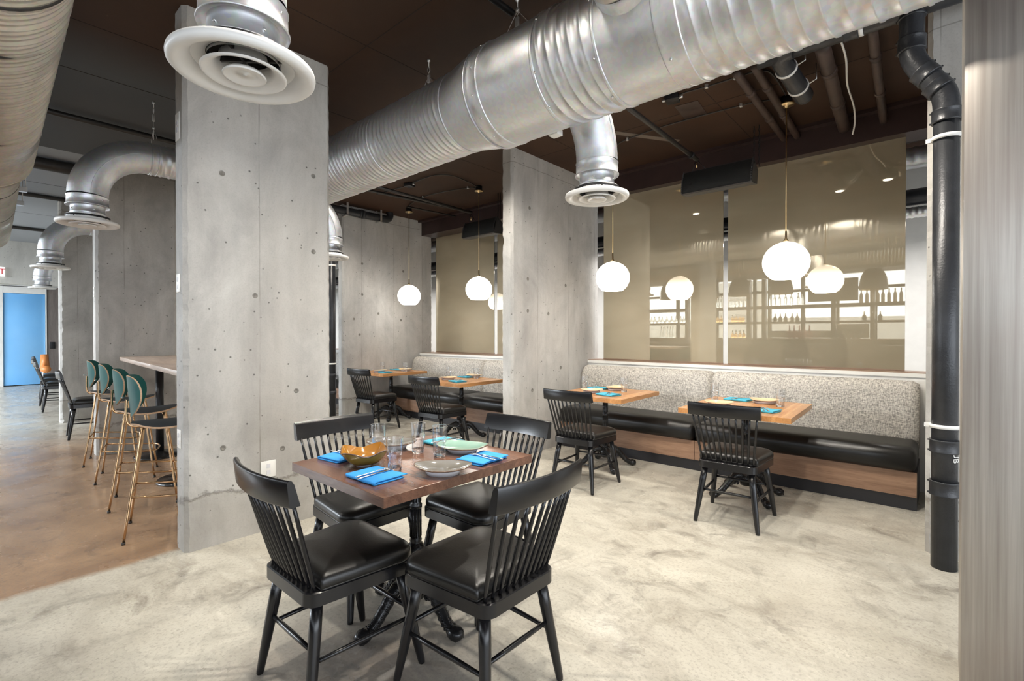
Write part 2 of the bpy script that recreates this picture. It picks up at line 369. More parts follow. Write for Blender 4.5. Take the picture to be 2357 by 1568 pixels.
# slab joints of the ceiling: thin recessed-looking seams
for i, (a, b) in enumerate([((-4.2, -1, 0), (-4.2, 5.5, 0)), ((-3.05, -1, 0), (-3.05, 5.5, 0)), ((-1.5, 2.9, 0), (-1.5, 5.5, 0)), ((-3.5, 2.75, 0), (0, 2.75, 0)), ((-18, 1.9, 0), (0, 1.9, 0)),
                            ((-9.1, -1, 0), (-9.1, 2, 0)), ((-5.0, -1, 0), (-5.0, 2, 0)), ((-11.5, -1, 0), (-11.5, 2, 0)), ((-3.5, 4.4, 0), (0, 4.4, 0))]):
    G().box((a[0]-.0022, a[1]-.0022, CEIL-.002), (b[0]+.0022, b[1]+.0022, CEIL+.01)).build('slab_joint', M['joint'], cl)
def pier(name, x0, x1, y0, y1, seed, top=CEIL):
    """cast concrete blade column with chipped arrises"""
    rnd = random.Random(seed); n = 90; vs = []; ch = [.012]*4
    zs = [top*i/n for i in range(n+1)]
    corners = [(x0, y0, 1, 1), (x1, y0, -1, 1), (x1, y1, -1, -1), (x0, y1, 1, -1)]
    for i, z in enumerate(zs):
        for k, (cx_, cy_, sx, sy) in enumerate(corners):
            big = .016 if (rnd.random() < .05) else 0
            e = .020+rnd.random()*.008+big*rnd.random()
            ring = [(cx_+sx*e, cy_), (cx_, cy_+sy*e)]
            if k in (0, 2): ring = ring[::-1]
            vs += [(p[0], p[1], z) for p in ring]
    m = 8; fs = [(i*m+k, i*m+(k+1) % m, (i+1)*m+(k+1) % m, (i+1)*m+k) for i in range(n) for k in range(m)]
    fs += [tuple(range(m))[::-1], tuple(n*m+k for k in range(m))]
    o = struct(G().add(vs, fs, 0, False).build(name, M['pier'])); return o
P1 = pier('wall_column_near', -3.68, -3.50, .905, 1.865, 1)
P2 = pier('wall_column_booth', -3.66, -3.50, 3.955, 5.72, 2)
P3 = pier('wall_right', -.08, .13, 3.97, 5.9, 3)
for i, (x, t) in enumerate([(-7.05, .19), (-10.05, .19)]): pier('wall_column_aisle', x-t, x, .985, 1.75, 10+i)
for i, (x, t) in enumerate([(-7.05, .16), (-10.6, .16), (-14.1, .16)]): pier('wall_column_booth_far', x-t, x, 3.96, 5.74, 20+i)
# form-tie marks on the near piers: shallow recessed cones drawn as ringed plugs
def tiehole(parent, x, y, z, r=.016):
    g = G().lathe([(0, -.0012), (r*.55, -.001), (r*.62, .0012), (r, .0006), (r*1.05, 0)], 14)
    g.xf(Matrix.Translation((x+.0012, y, z)) @ Matrix.Rotation(radians(90), 4, 'Y')); g.build('tie_hole', M['tie'], parent)
M['tie'] = simple('tie_mortar', (.25, .235, .21), .85, var=.3, scale=40)
for y, z in ((1.73, 2.53), (1.73, 1.97), (1.32, 1.62), (1.12, .62), (1.12, 2.4), (1.50, .55), (1.6, .95)): tiehole(P1, -3.5, y, z, .017)
for y, z in ((4.25, 2.78), (5.05, 2.55), (4.22, 1.98), (4.95, 1.96), (4.22, 1.62), (4.6, 1.6), (4.3, .72), (4.85, .95)): tiehole(P2, -3.5, y, z, .02)
PW = [o for o in bpy.data.objects if o.name.startswith('wall_column_booth_far')][0]
for y, z in ((4.3, 2.5), (5.1, 2.45), (4.3, 2.0), (4.6, 1.7), (4.25, 1.35), (5.05, 1.6), (4.9, .75), (4.15, 1.6)): tiehole(PW, -7.05, y, z, .02)
# window wall behind the bar: posts and head; daylight comes through
WY = -4.35
g = G(); g.box((-19, WY-.2, 0), (5.2, WY, .95)); g.box((-19, WY-.2, 2.98), (5.2, WY, CEIL))
struct(g.build('wall_window_side', M['paint_white']))
fr = thing('window_1', 'long window', 'window'); del fr['label'], fr['category']; struct(fr)
for x in (-18.6, -17.2, -15.6, -14, -12.4, -10.8, -9.4, -8.0, -6.55, -6.0, -5.3, -4.2, -3.8, -2.95, -2.14, -1.32, -.45, .5, 1.6, 2.8, 4.2):
    G().box((x-.045, WY-.12, .95), (x+.045, WY-.02, 2.98)).build('mullion', M['black_metal'], fr)
G().box((-19, WY-.1, 2.55), (5.2, WY-.04, 2.62)).build('transom', M['black_metal'], fr)
struct(G().box((-19.1, -6.5, 0), (-18.2, -.2, CEIL)).build('wall_left', M['paint_white']))
# far end wall with blue sliding panel
g = G(); g.box((-18.6, -.2, 2.62), (-18.2, 9, CEIL)); g.box((-18.6, 1.52, 0), (-18.2, 9, 2.62)); g.box((-18.6, -.2, 0), (-18.5, 1.52, 2.62)); g.box((-18.6, .30, 0), (-18.2, .60, 2.62))
struct(g.build('wall_far_end', M['paint_white']))
d = thing('door_1', '', 'door', (-18.2, 0, 0)); del d['label'], d['category']; struct(d)
G().box((0, .70, .02), (.05, 1.485, 2.42), bev=.004).build('door_panel', M['blue_wall'], d)
g = G(); g.box((0, .60, 0), (.08, .695, 2.6)); g.box((0, 1.49, 0), (.08, 1.515, 2.6)); g.box((0, .696, 2.425), (.078, 1.489, 2.598)); g.build('door_frame', M['paint_white'], d)
g = G(); g.box((0, 1.52, 0), (.06, 1.86, 2.62)); g.build('dark_panel', M['dark_panel'], d)
G().box((0, 1.885, 0), (.05, 3.4, 2.62)).build('dark_panel', M['dark_panel'], d)
G().box((.055, 1.57, .96), (.08, 1.68, 1.14), bev=.006).build('pull_recess', M['black_metal'], d)
# header beam in front of the far wall
struct(G().box((-15.5, -.8, 2.45), (-15.2, 6, CEIL)).build('wall_header_far', M['header']))
# wall behind the mirror screens (seen in the slots between the panels)
struct(G().box((-19, 7.2, 0), (5.2, 7.4, CEIL)).build('wall_back', M['paint_white']))
struct(G().box((.13, 3.97, 0), (5.2, 4.1, CEIL)).build('wall_right_return', M['paint_white']))
struct(G().box((5.0, -6.5, 2.9), (5.2, 9, CEIL)).build('wall_right_side', M['paint_white']))
struct(G().box((-19, -9.3, 0), (5, -9.0, 1.95)).box((-7, -9.4, 0), (-5.2, -9.1, 3.4)).build('wall_neighbour', M['header']))
# painted beam above the mirrors, one run per bay
def bay(x0, x1, first):
    """dark beam, white half-wall with sill and mirror panels between two piers"""
    struct(G().box((x0, 5.50, 3.13), (x1, 5.80, CEIL)).box((x0, 5.42, CEIL-.035), (x1, 5.5, CEIL)).build('trim_beam', M['beam']))
    struct(G().box((x0, 5.47, 0), (x1, 5.70, .985)).build('wall_half_height', M['paint_white']))
    t = thing('trim_sill', '', ''); del t['label'], t['category']; struct(t)
    yb = 5.72 if first else 5.92
    G().box((x0, 5.455, .985), (x1, yb, 1.018)).build('white_edge', M['paint_white'], t)
    G().box((x0, 5.47, 1.018), (x1, yb, 1.026)).build('wood_cap', M['sill_wood'], t)
bay(-3.5, -.08, True); bay(-7.05, -3.66, False); bay(-10.6, -7.21, False)
def mirror(x0, x1, label):
    far = x0 < -3.6; t = thing('mirror_panel', label, 'mirror', ((x0+x1)/2, 5.82 if far else 5.62, 1.027)); h = (x1-x0)/2; top = 2.12
    G().box((-h, 0, 0), (h, .008, 2.12)).build('mirror_sheet', M['mirror'], t)
    G().box((-h, .009, 0), (h, .014, 2.12)).build('backing_sheet', M['black_metal'], t)
    G().box((-h, -.004, 0), (h, .018, .012)).build('bottom_channel', M['sill_wood'], t)
mirror(-3.36, -1.838, 'left of two bronze tinted mirror panels behind the long tweed banquette')
mirror(-1.785, -.258, 'right bronze tinted mirror panel behind the big nearest pendant lamp')
mirror(-7.03, -5.55, 'bronze tinted mirror panel behind the far booth, left of the thin slot')
mirror(-5.475, -3.72, 'narrow strip of bronze mirror beside the free-standing concrete pier')
mirror(-10.4, -7.4, 'mirror panel of the furthest booth, barely seen past the near column')
# services running behind the mirrors
def ringpipe(name, p0, p1, r, mat, label, cat='pipe', n=16, rib=0, group=None, pitch=.05):
    p0, p1 = Vector(p0), Vector(p1); L = (p1-p0).length
    if rib:
        m = int(L/(pitch/4)); pts = [p0.lerp(p1, i/m) for i in range(m+1)]; rs = [r+(rib if i % 4 == 0 else 0) for i in range(m+1)]
    else: pts = [p0, p1]; rs = r
    o = G().tube(pts, rs, n).build(name, mat); autosmooth(o, 50) if not rib else None
    return tag(o, label, cat, group) if label else o
ringpipe('round_duct', (-14, 6.6, 3.2), (2.5, 6.6, 3.2), .11, M['galv'], 'silver spiral duct seen high in the slots between the mirrors', 'duct', 16, .006, pitch=.09)
ringpipe('drain_pipe', (-14, 6.6, 2.79), (2.5, 6.6, 2.79), .085, M['black_pipe'], 'black pipe crossing behind the mirrors, seen in the slots')
ringpipe('round_duct', (-14, 6.6, 2.63), (2.5, 6.6, 2.63), .055, M['galv'], 'thin silver flexible duct running just under the black pipe behind the mirrors', 'duct', 12, .006, pitch=.05)
# cable bundle above the right slot
g = G()
for k in range(4): g.tube([(-2+i*.3, 6.1+.02*sin(i*1.7+k), 3.22+.02*k+.012*sin(i*2.1+k)) for i in range(14)], .009, 6)
tag(g.build('cable_bundle', M['conduit']), 'bundle of cables high in the slot at the right end of the mirrors', 'cable')
# metal clad post close to the camera on the right
t = thing('steel_post', 'brushed steel clad post filling the right edge of the photo', 'post', (.135, 2.6, 0))
G().box((-.082, -.15, 0), (.082, .15, CEIL), bev=.003).build('steel_cladding', M['clad'], t)
G().box((.083, -.145, 0), (.12, .15, CEIL)).build('black_edge_strip', M['black_metal'], t)
# ================================================================== DUCTWORK
def helix(x0, x1, r0, r1, pitch, rib, ribs=1, n=64):
    """spiral-seamed tube along x; the rows of the mesh follow the lock seam, so every rib is crisp"""
    if x0 > x1: x0, x1, r0, r1 = x1, x0, r1, r0
    L = x1-x0
    if not rib:
        m = max(2, int(L/.12)); return G().add([(x0+L*i/m, (r0+(r1-r0)*i/m)*cos(2*pi*k/n), (r0+(r1-r0)*i/m)*sin(2*pi*k/n)) for i in range(m+1) for k in range(n)], [(i*n+k, i*n+(k+1) % n, (i+1)*n+(k+1) % n, (i+1)*n+k) for i in range(m) for k in range(n)])
    offs = []
    for q in range(ribs):
        c = pitch*(q+.5)/ribs; h = rib if q == 0 else rib*.55; wd = .0045 if q == 0 else .003
        offs += [(c-wd*2.2, 0), (c-wd, h), (c+wd, h), (c+wd*2.2, 0)]
    P = len(offs); turns = int(L/pitch)+2; vs = []
    for t_ in range(-1, turns):
        for o_, h in offs:
            for k in range(n):
                x = x0+t_*pitch+o_+pitch*k/n; xx = min(max(x, x0), x1); hh = h if xx == x else 0; a = 2*pi*k/n
                r = r0+(r1-r0)*(xx-x0)/L+hh; vs.append((xx, r*cos(a), r*sin(a)))
    R_ = (turns+1)*P; fs = []
    for i in range(R_-1):
        for k in range(n):
            if k < n-1: fs.append((i*n+k, i*n+k+1, (i+1)*n+k+1, (i+1)*n+k))
            elif i+1-P >= 0: fs.append((i*n+k, (i+P)*n, (i+P+1)*n, (i+1)*n+k)) if i+P+1 < R_ else None
            elif i+P+1 < R_: fs.append((i*n+k, (i+P)*n, (i+P+1)*n, (i+1)*n+k))
    vv = vs; fs = [f for f in fs if max(vv[q][0] for q in f)-min(vv[q][0] for q in f) > 1e-7]
    return G().add(vs, fs)
def spiral(x0, x1, r0, r1, pitch, rib, y0=0, z0=0, y1=None, n=64, ribs=1):
    y1 = y0 if y1 is None else y1; g = helix(x0, x1, r0, r1, pitch, rib, ribs, n)
    g.v = [(x, y+y0+(y1-y0)*(x-x0)/(x1-x0), z+z0) for x, y, z in g.v]; return g
def band(x, w, r, y, z, n=64):
    return G().lathe([(r-.006, x-w/2), (r+.005, x-w/2), (r+.007, x-w/2+.006), (r+.004, x-w/2+.014), (r+.004, x+w/2-.014), (r+.007, x+w/2-.006), (r+.005, x+w/2), (r-.006, x+w/2)], n, (0, y, z), ax='x')
def screws(parent, x, y, z, r, angs):
    g = G()
    for a in angs: g.sphere((x, y+r*cos(a), z+r*sin(a)), .007, 8, 5)
    g.build('screw', M['screw'], parent)
DY, DZ, RL, RS = 2.34, 2.905, .31, .262
md = thing('main_duct', 'large galvanised spiral duct crossing from behind the near column to the top right', 'duct')
o = spiral(-15.1, -2.48, RS, RS, .15, .006, DY, DZ, n=56, ribs=3).build('spiral_section', M['galv'], md)
spiral(-2.48, -2.20, RS+.002, RL, 1, 0, DY, DZ).build('reducer', M['galv'], md)
spiral(-2.20, -1.67, RL, RL, 1, 0, DY, DZ).build('plain_section', M['galv'], md)
spiral(-1.67, -1.29, RL, RL, .14, .007, DY, DZ, n=64, ribs=2).build('spiral_section', M['galv'], md)
spiral(-1.29, -.95, RL+.003, RL+.003, 1, 0, DY, DZ).build('plain_section', M['galv'], md)
spiral(-.95, .045, RL, RL, .15, .0055, DY, DZ, n=64, ribs=2).build('spiral_section', M['galv'], md)
for x, w, r in ((-2.49, .012, RS), (-2.13, .09, RL), (-1.67, .018, RL), (-1.285, .016, RL+.002), (-.93, .11, RL), (-3.35, .016, RS), (-5.0, .02, RS), (-6.9, .02, RS), (-2.20, .012, RL)):
    band(x, w, r, DY, DZ).build('seam_band', M['galv'], md)
screws(md, -2.13, DY, DZ, RL+.006, [radians(a) for a in (60, 100, 135, 170, 200, 225, 250)])
screws(md, -1.655, DY, DZ, RL+.006, [radians(a) for a in (70, 75, 120, 150, 205, 240)])
screws(md, -1.30, DY, DZ, RL+.008, [radians(a) for a in (110, 165, 215, 255)])
screws(md, -.95, DY, DZ, RL+.008, [radians(a) for a in (140, 190, 240)])
ld = thing('supply_duct', 'large spiral duct running away from the camera at the upper left corner', 'duct')
ly = lambda x: .0+.028*(-x-2)
for x0, x1, r, p, rb in ((2.0, -2.72, RL, .15, .010), (-2.72, -3.18, RL, .15, .010), (-3.18, -4.68, RL, .15, .010), (-4.68, -6.02, RL, .15, .010), (-6.4, -10.9, .25, .15, .009)):
    spiral(x0, x1, r, r, p, rb, ly(x0), DZ, ly(x1), n=56, ribs=3).build('spiral_section', M['galv_warm'], ld)
spiral(-6.02, -6.4, RL, .252, 1, 0, ly(-6.02), DZ, ly(-6.4)).build('reducer', M['galv_warm'], ld)
for x, w, r in ((-2.70, .007, RL+.004), (-3.18, .007, RL+.004), (-4.68, .007, RL+.004), (-6.02, .03, RL), (-6.42, .02, .25), (-6.9, .007, .254), (-8.4, .007, .254)):
    g = G().lathe([(r-.01, x-w/2), (r+.004, x-w/2), (r+.004, x+w/2), (r-.01, x+w/2)], 56, (0, ly(x), DZ), ax='x'); g.build('seam_band', M['conduit'] if w < .02 else M['galv_warm'], ld)
g = G().lathe([(.25, -10.9), (.252, -10.93), (.12, -10.95), (0, -10.955)], 56, (0, ly(-10.9), DZ), ax='x'); g.build('end_cap', M['galv_warm'], ld)
for x in (-5.2, -7.4, -8.2):
    g = G(); g.box((x-.03, ly(x)+RL-.06, DZ-.02), (x+.03, ly(x)+RL+.012, DZ+.03)); g.tube([(x, ly(x)+RL, DZ), (x, ly(x)+RL, CEIL)], .004, 6); g.build('support_clip', M['zinc'], ld)
def bend(cy, cz, r, R, side, x, z_axis, n=14, seg=28):
    """quarter elbow: horizontal duct (height z_axis) turning straight down; side = direction of horizontal run from the drop (+1: toward +y)"""
    pts = []
    for i in range(n+1):
        a = (pi/2)*i/n
        pts.append((x, cy+side*R*(1-cos(a)), cz+R*sin(a)))
    return pts
def diffuser_parts(t, R=.205, neck=.110, sleeve=.132, zc=.145):
    """round ceiling diffuser hanging at local origin (rim underside z=0)"""
    G().lathe([(R*.955, .004), (R*.985, .016), (R*.955, .026), (R*.80, .029), (neck+.02, .036), (neck+.002, .045)], 56).build('back_plate', M['white'], t)
    G().lathe([(R*.955, .026), (R*.99, .024), (R, .014), (R*.992, .004), (R*.96, -.003), (R*.90, -.004), (R*.84, .0), (R*.78, .008), (R*.725, .020), (R*.69, .034), (R*.675, .05), (R*.67, .07)], 60).build('outer_ring', M['white'], t)
    G().lathe([(R*.585, .0), (R*.58, -.005), (R*.55, -.006), (R*.50, -.001), (R*.44, .008), (R*.39, .020), (R*.355, .036), (R*.34, .055)], 48).build('middle_cone', M['white'], t)
    G().lathe([(0, -.003), (R*.03, -.004), (R*.035, -.001), (R*.095, -.001), (R*.10, .001), (R*.17, -.003), (R*.27, -.010), (R*.295, -.011), (R*.30, -.006), (R*.25, .006), (R*.15, .016), (0, .02)], 40).build('centre_cone', M['white'], t)
    g2 = G()
    for k in range(4): g2.merge(G().box((-.005, .0, .040), (.005, R*.68, .055)), Matrix.Rotation(pi/4+k*pi/2, 4, 'Z'))
    for k in range(2): g2.merge(G().box((-R*.3, -.004, .055), (R*.3, .004, .075)), Matrix.Rotation(k*pi/2, 4, 'Z'))
    g2.tube([(0, 0, .015), (0, 0, .10)], .006, 8); g2.build('spider_bracket', M['conduit'], t)
    G().lathe([(R*.675, .05), (R*.70, .065), (neck*.99, .068), (neck*.98, .14), (0, .14)], 40).build('throat', M['black_metal'], t)
    G().lathe([(neck, .035), (neck, .085), (neck+.003, .089), (neck, .093), (neck, zc+.02), (neck+.002, zc+.022)], 40).build('neck', M['galv'], t)
    g = G().lathe([(neck-.001, zc+.012), (sleeve-.006, zc+.010), (sleeve+.008, zc+.001), (sleeve+.008, zc-.002), (sleeve+.010, zc+.006), (sleeve+.003, zc+.014), (sleeve+.002, zc+.075), (sleeve+.005, zc+.079), (sleeve, zc+.084)], 44)
    g.build('sleeve', M['galv'], t)
    g = G()
    for a in (-2.5, -1.2, .2, 1.5, 2.8): g.sphere((neck*cos(a), neck*sin(a), zc-.03), .006, 8, 5); g.sphere((sleeve*cos(a+.4), sleeve*sin(a+.4), zc+.05), .006, 8, 5)
    g.build('screw', M['screw'], t)
def branch(x, y, z, side, label, y_end, R=.205, spiral_run=True):
    t = thing('air_diffuser', label, 'air diffuser', (x, y, z), 0, 'round white diffusers on elbow ducts'); diffuser_parts(t, R)
    rb = .44; zt = .235
    g = G().tube(bend(0, zt, 0, rb-.03, side, 0, 0), .132, 36, cap=False); g.build('elbow', M['galv'], t)
    # elbow side seam
    g = G(); pts = bend(0, zt, 0, rb-.03, side, 0, 0, 20)
    g.tube([(p[0]+.1325, p[1], p[2]) for p in pts], .0022, 5); g.build('elbow_seam', M['galv'], t)
    ys = side*(rb-.03); ye = y_end-y; zz = zt+rb-.03
    if abs(ye) > abs(ys)+.05:
        helix(ys, ye, .132, .132, .066, .006, 1, 40).xf(Matrix.Translation((0, 0, zz)) @ Matrix.Rotation(pi/2, 4, 'Z')).build('spiral_run', M['galv'], t)
        for q in (ys, ys+side*.05): G().lathe([(.13, q-.004), (.138, q-.003), (.138, q+.003), (.13, q+.004)], 40, (0, 0, zz), ax='y').build('coupling', M['galv'], t)
    return t
branch(-1.765, .635, 2.235, -1, 'biggest white round air diffuser hanging in front of the near concrete column', .1, .222)
branch(-1.69, 2.74, 2.24, -1, 'white round air diffuser on an elbow under the big duct, beside the booth pier', 2.45)
branch(-5.22, .684, 2.25, 1, 'air diffuser on a large elbow duct left of the near column, above the bar stools', 2.2)
branch(-9.07, .80, 2.25, 1, 'second air diffuser from the near column, left side, in front of the aisle column', 2.2)
branch(-13.2, 1.045, 2.25, 1, 'furthest and smallest air diffuser, above the blue panel', 2.2)
branch(-5.22, 2.775, 2.22, -1, 'white air diffuser peeking out from behind the right side of the near column', 2.5)
# branch duct coming toward the camera from the plain section
bd = thing('branch_duct', 'spiral branch duct saddled on the main duct at the top edge of the photo', 'duct', (-1.10, 0, 3.01))
L0, L1 = 2.10, .30
helix(L1, L0, .148, .148, .11, .006, 2, 44).xf(Matrix.Rotation(pi/2, 4, 'Z')).build('spiral_run', M['galv_warm'], bd)
G().lathe([(.150, 1.97), (.158, 1.975), (.162, 2.0), (.172, 2.035), (.20, 2.07), (.215, 2.1)], 44, (0, 0, 0), ax='y').build('saddle_flange', M['galv'], bd)
for x, y, z in ((-1.735+.0, 2.0, 0),): pass
# hangers
def hanger(x, y, z0, label):
    t = thing('duct_hanger', label, 'hanger', (x, y, z0)); h = CEIL-z0
    G().tube([(0, 0, 0), (0, 0, h-.12)], .0025, 6).build('wire', M['zinc'], t)
    G().lathe([(.0, h-.0), (.012, h), (.012, h-.012), (.004, h-.02), (.004, h-.05), (0, h-.05)], 10).build('ceiling_anchor', M['zinc'], t)
    G().tube([(0, 0, h-.05), (.012, 0, h-.065), (.012, 0, h-.085), (0, 0, h-.1), (-.012, 0, h-.085), (-.012, 0, h-.065), (0, 0, h-.05)], .003, 6).build('ring', M['zinc'], t)
    G().box((-.012, -.008, h-.17), (.012, .008, h-.11), bev=.003).build('wire_grip', M['zinc'], t)
    g = G().tube([(0, 0, .10), (-.10, 0, -.02)], .0022, 6).tube([(0, 0, .10), (.10, 0, -.02)], .0022, 6).sphere((0, 0, .10), .012, 8, 6); g.build('bridle', M['zinc'], t)
hanger(-5.18, 1.12, 3.06, 'wire hanger above the elbow duct left of the near column')
hanger(-2.86, 2.30, 3.17, 'wire hanger holding the thinner part of the big duct')
hanger(-1.94, 2.24, 3.22, 'wire hanger at the top edge beside the black sprinkler pipe')
# sheet metal damper tag by the right diffuser elbow
t = thing('damper_handle', 'small white damper plate beside the elbow under the big duct', 'damper', (-1.86, 2.52, 2.66)); 
G().box((-.035, -.03, -.035), (.035, .03, .0), bev=.002).build('plate', M['plate_white'], t); G().tube([(0, 0, 0), (0.0, -.03, .05)], .008, 8).build('arm', M['black_metal'], t)
# ================================================================== CEILING SERVICES
def pipe(name, pts, r, mat, label, cat='pipe', n=14, group=None):
    o = G().tube(pts, r, n).build(name, mat); autosmooth(o, 50); return tag(o, label, cat, group)
pipe('sprinkler_pipe', [(-1.99, -1, 3.33), (-1.99, 2.25, 3.33)], .021, M['black_metal'], 'black sprinkler pipe running into the top of the big duct')
pipe('sprinkler_pipe', [(-5.96, -1, 3.34), (-5.96, 1.85, 3.34)], .026, M['conduit'], 'black pipe on the dark ceiling left of the near column')
for x, r, l in ((-7.75, .07, 'broad dark pipe between pale ceiling strips behind the big elbow duct'), (-9.8, .03, 'second dark ceiling pipe, beyond the broad one'), (-13.0, .03, 'furthest dark ceiling pipe by the end wall header')):
    pipe('ceiling_pipe', [(x, -2, CEIL-r-.005), (x, 1.9, CEIL-r-.005)], r, M['conduit'], l)
# black drain line high above the booths, with its offset down the right wall
t = thing('drain_pipe', 'thick black drain pipe with offset elbows running down the right wall', 'pipe')
R = .062
G().tube([(-1.0, 3.78, 3.315), (.9, 3.78, 3.315)], R, 22).build('horizontal_run', M['black_pipe'], t)
def smooth(pts, k=8):
    pts = [Vector(p) for p in pts]; out = []
    for i in range(len(pts)-1):
        p0 = pts[max(0, i-1)]; p1 = pts[i]; p2 = pts[i+1]; p3 = pts[min(len(pts)-1, i+2)]
        for j in range(k):
            u = j/k; out.append(.5*((2*p1)+(-p0+p2)*u+(2*p0-5*p1+4*p2-p3)*u*u+(-p0+3*p1-3*p2+p3)*u**3))
    out.append(pts[-1]); return out
G().tube(smooth([(-.149, 3.78, 3.33), (-.149, 3.78, 3.2), (-.149, 3.78, 3.06), (-.135, 3.78, 2.99), (-.10, 3.78, 2.92), (-.045, 3.78, 2.83), (-.005, 3.78, 2.76), (.009, 3.78, 2.68), (.009, 3.78, 2.6)], 6), R, 24).build('offset_bend', M['black_pipe'], t)
G().tube([(.009, 3.78, 2.62), (.009, 3.78, 0)], R-.002, 26).build('vertical_run', M['black_pipe'], t)
def coupl(c, d, w, name='coupling', r=R):
    q = Vector((0, 0, 1)).rotation_difference(Vector(d)).to_matrix().to_4x4()
    g = G().lathe([(r, -w/2), (r+.006, -w/2), (r+.009, -w/2+.005), (r+.006, -w/2+.010), (r+.006, w/2-.010), (r+.009, w/2-.005), (r+.006, w/2), (r, w/2)], 28)
    for s in (-1, 1): g.merge(G().box((-r-.014, -.006, s*(w/2-.008)-.004), (-r-.004, .006, s*(w/2-.008)+.004)))
    g.xf(Matrix.Translation(c) @ q); g.build(name, M['black_pipe'], t)
coupl((-.149, 3.78, 3.09), (0, 0, 1), .085); coupl((-.085, 3.78, 2.895), (.6, 0, -.8), .07); coupl((-.03, 3.78, 2.80), (.55, 0, -.83), .06); coupl((.009, 3.78, 2.62), (0, 0, 1), .075)
coupl((.009, 3.78, .71), (0, 0, 1), .075); coupl((.009, 3.78, .465), (0, 0, 1), .085); coupl((-.45, 3.78, 3.315), (1, 0, 0), .08); coupl((.25, 3.78, 3.315), (1, 0, 0), .08); coupl((-.149, 3.78, 3.27), (0, 0, 1), .05)
for z in (2.495, .825):
    g = G().lathe([(R, -.011), (R+.007, -.011), (R+.007, .011), (R, .011)], 28, (.009, 3.78, z)); g.box((.009-R-.03, 3.775, z-.012), (.009-R+.002, 3.79, z+.012)).box((.009+R-.002, 3.775, z-.012), (.009+R+.02, 3.79, z+.012))
    g.build('white_clamp', M['paint_white'], t)['label'] = 'white strap clamp'
g = G().lathe([(R, -.014), (R+.004, -.014), (R+.004, .014), (R, .014)], 28, (-.40, 3.78, 3.315), ax='x').box((-.414, 3.71, 3.33), (-.386, 3.716, CEIL)); g.build('white_clamp', M['paint_white'], t)['label'] = 'white strap clamp'
# stencilled letters on the pipe
def text3d(body, size, loc, rot, mat, parent, name, ext=.0006):
    cu = bpy.data.curves.new(name, 'FONT'); cu.body = body; cu.size = size; cu.extrude = ext; cu.align_x = 'CENTER'; cu.align_y = 'CENTER'
    o = bpy.data.objects.new(name+'_c', cu); C.objects.link(o); bpy.context.view_layer.update()
    me = bpy.data.meshes.new_from_object(o.evaluated_get(bpy.context.evaluated_depsgraph_get())); bpy.data.objects.remove(o)
    me.materials.clear(); me.materials.append(mat); q = bpy.data.objects.new(name, me); C.objects.link(q)
    q.location = loc; q.rotation_euler = rot
    if parent: q.parent = parent
    return q
text3d('UB', .05, (.009+.048, 3.78-.0385, .655), (radians(90), radians(90), radians(51)), M['paint_white'], t, 'stencil_letters')
t2 = t
G().tube(smooth([(-.78, 3.78, 3.315), (-.84, 3.78, 3.315), (-.865, 3.83, 3.305), (-.865, 3.95, 3.29), (-.84, 4.25, 3.25), (-.83, 4.40, 3.235)], 6), .066, 20).build('branch_bend', M['black_pipe'], t2)
G().sphere((-.83, 4.40, 3.235), .067, 16, 10, (1, .5, 1)).build('end_plug', M['black_pipe'], t2)
for p in ((-.863, 3.98, 3.287), (-.84, 4.25, 3.25)):
    g = G().lathe([(.067, -.01), (.073, -.01), (.073, .01), (.067, .01)], 24); g.xf(Matrix.Translation(p) @ Matrix.Rotation(radians(80), 4, 'X')); g.build('clamp', M['paint_white'], t2)
    G().tube([(p[0]+.07, p[1], p[2]), (p[0]+.12, p[1], p[2]+.02), (p[0]+.12, p[1], CEIL)], .005, 6).build('hanger_rod', M['zinc'], t2)
# second drain with elbow in the far booth and its riser
t3 = thing('drain_pipe', 'black drain pipe with two steel straps ending in an upturned elbow above the far booth', 'pipe')
G().tube(smooth([(-6.95, 2.7, 3.27), (-6.95, 3.4, 3.27), (-6.95, 4.0, 3.27), (-6.95, 4.62, 3.27), (-6.95, 4.72, 3.28), (-6.95, 4.76, 3.33), (-6.95, 4.76, 3.4)], 5), .058, 18).build('run', M['black_pipe'], t3)
for y in (3.95, 4.55):
    g = G().box((-7.02, y-.015, 3.19), (-6.88, y+.015, 3.21)).box((-7.02, y-.015, 3.2), (-7.012, y+.015, CEIL)).box((-6.888, y-.015, 3.2), (-6.88, y+.015, CEIL)); g.build('strap', M['zinc'], t3)
for y in (4.2, 4.25): G().lathe([(.058, y-.02), (.066, y-.02), (.066, y+.02), (.058, y+.02)], 20, (-6.95, 0, 3.27), ax='y').build('coupling', M['black_pipe'], t3)
t4 = thing('drain_pipe', 'slim black riser in the gap between the near column and the far pier', 'pipe', (-7.10, 3.8, 0))
G().tube([(0, 0, 0), (0, 0, 3.3)], .058, 18).build('riser', M['black_pipe'], t4)
for z in (.45, .72): G().lathe([(.058, z-.03), (.068, z-.03), (.068, z+.03), (.058, z+.03)], 20).build('coupling', M['black_pipe'], t4)
for z in (.9, 2.42): G().lathe([(.058, z-.012), (.066, z-.012), (.066, z+.012), (.058, z+.012)], 20).build('white_clamp', M['paint_white'], t4)
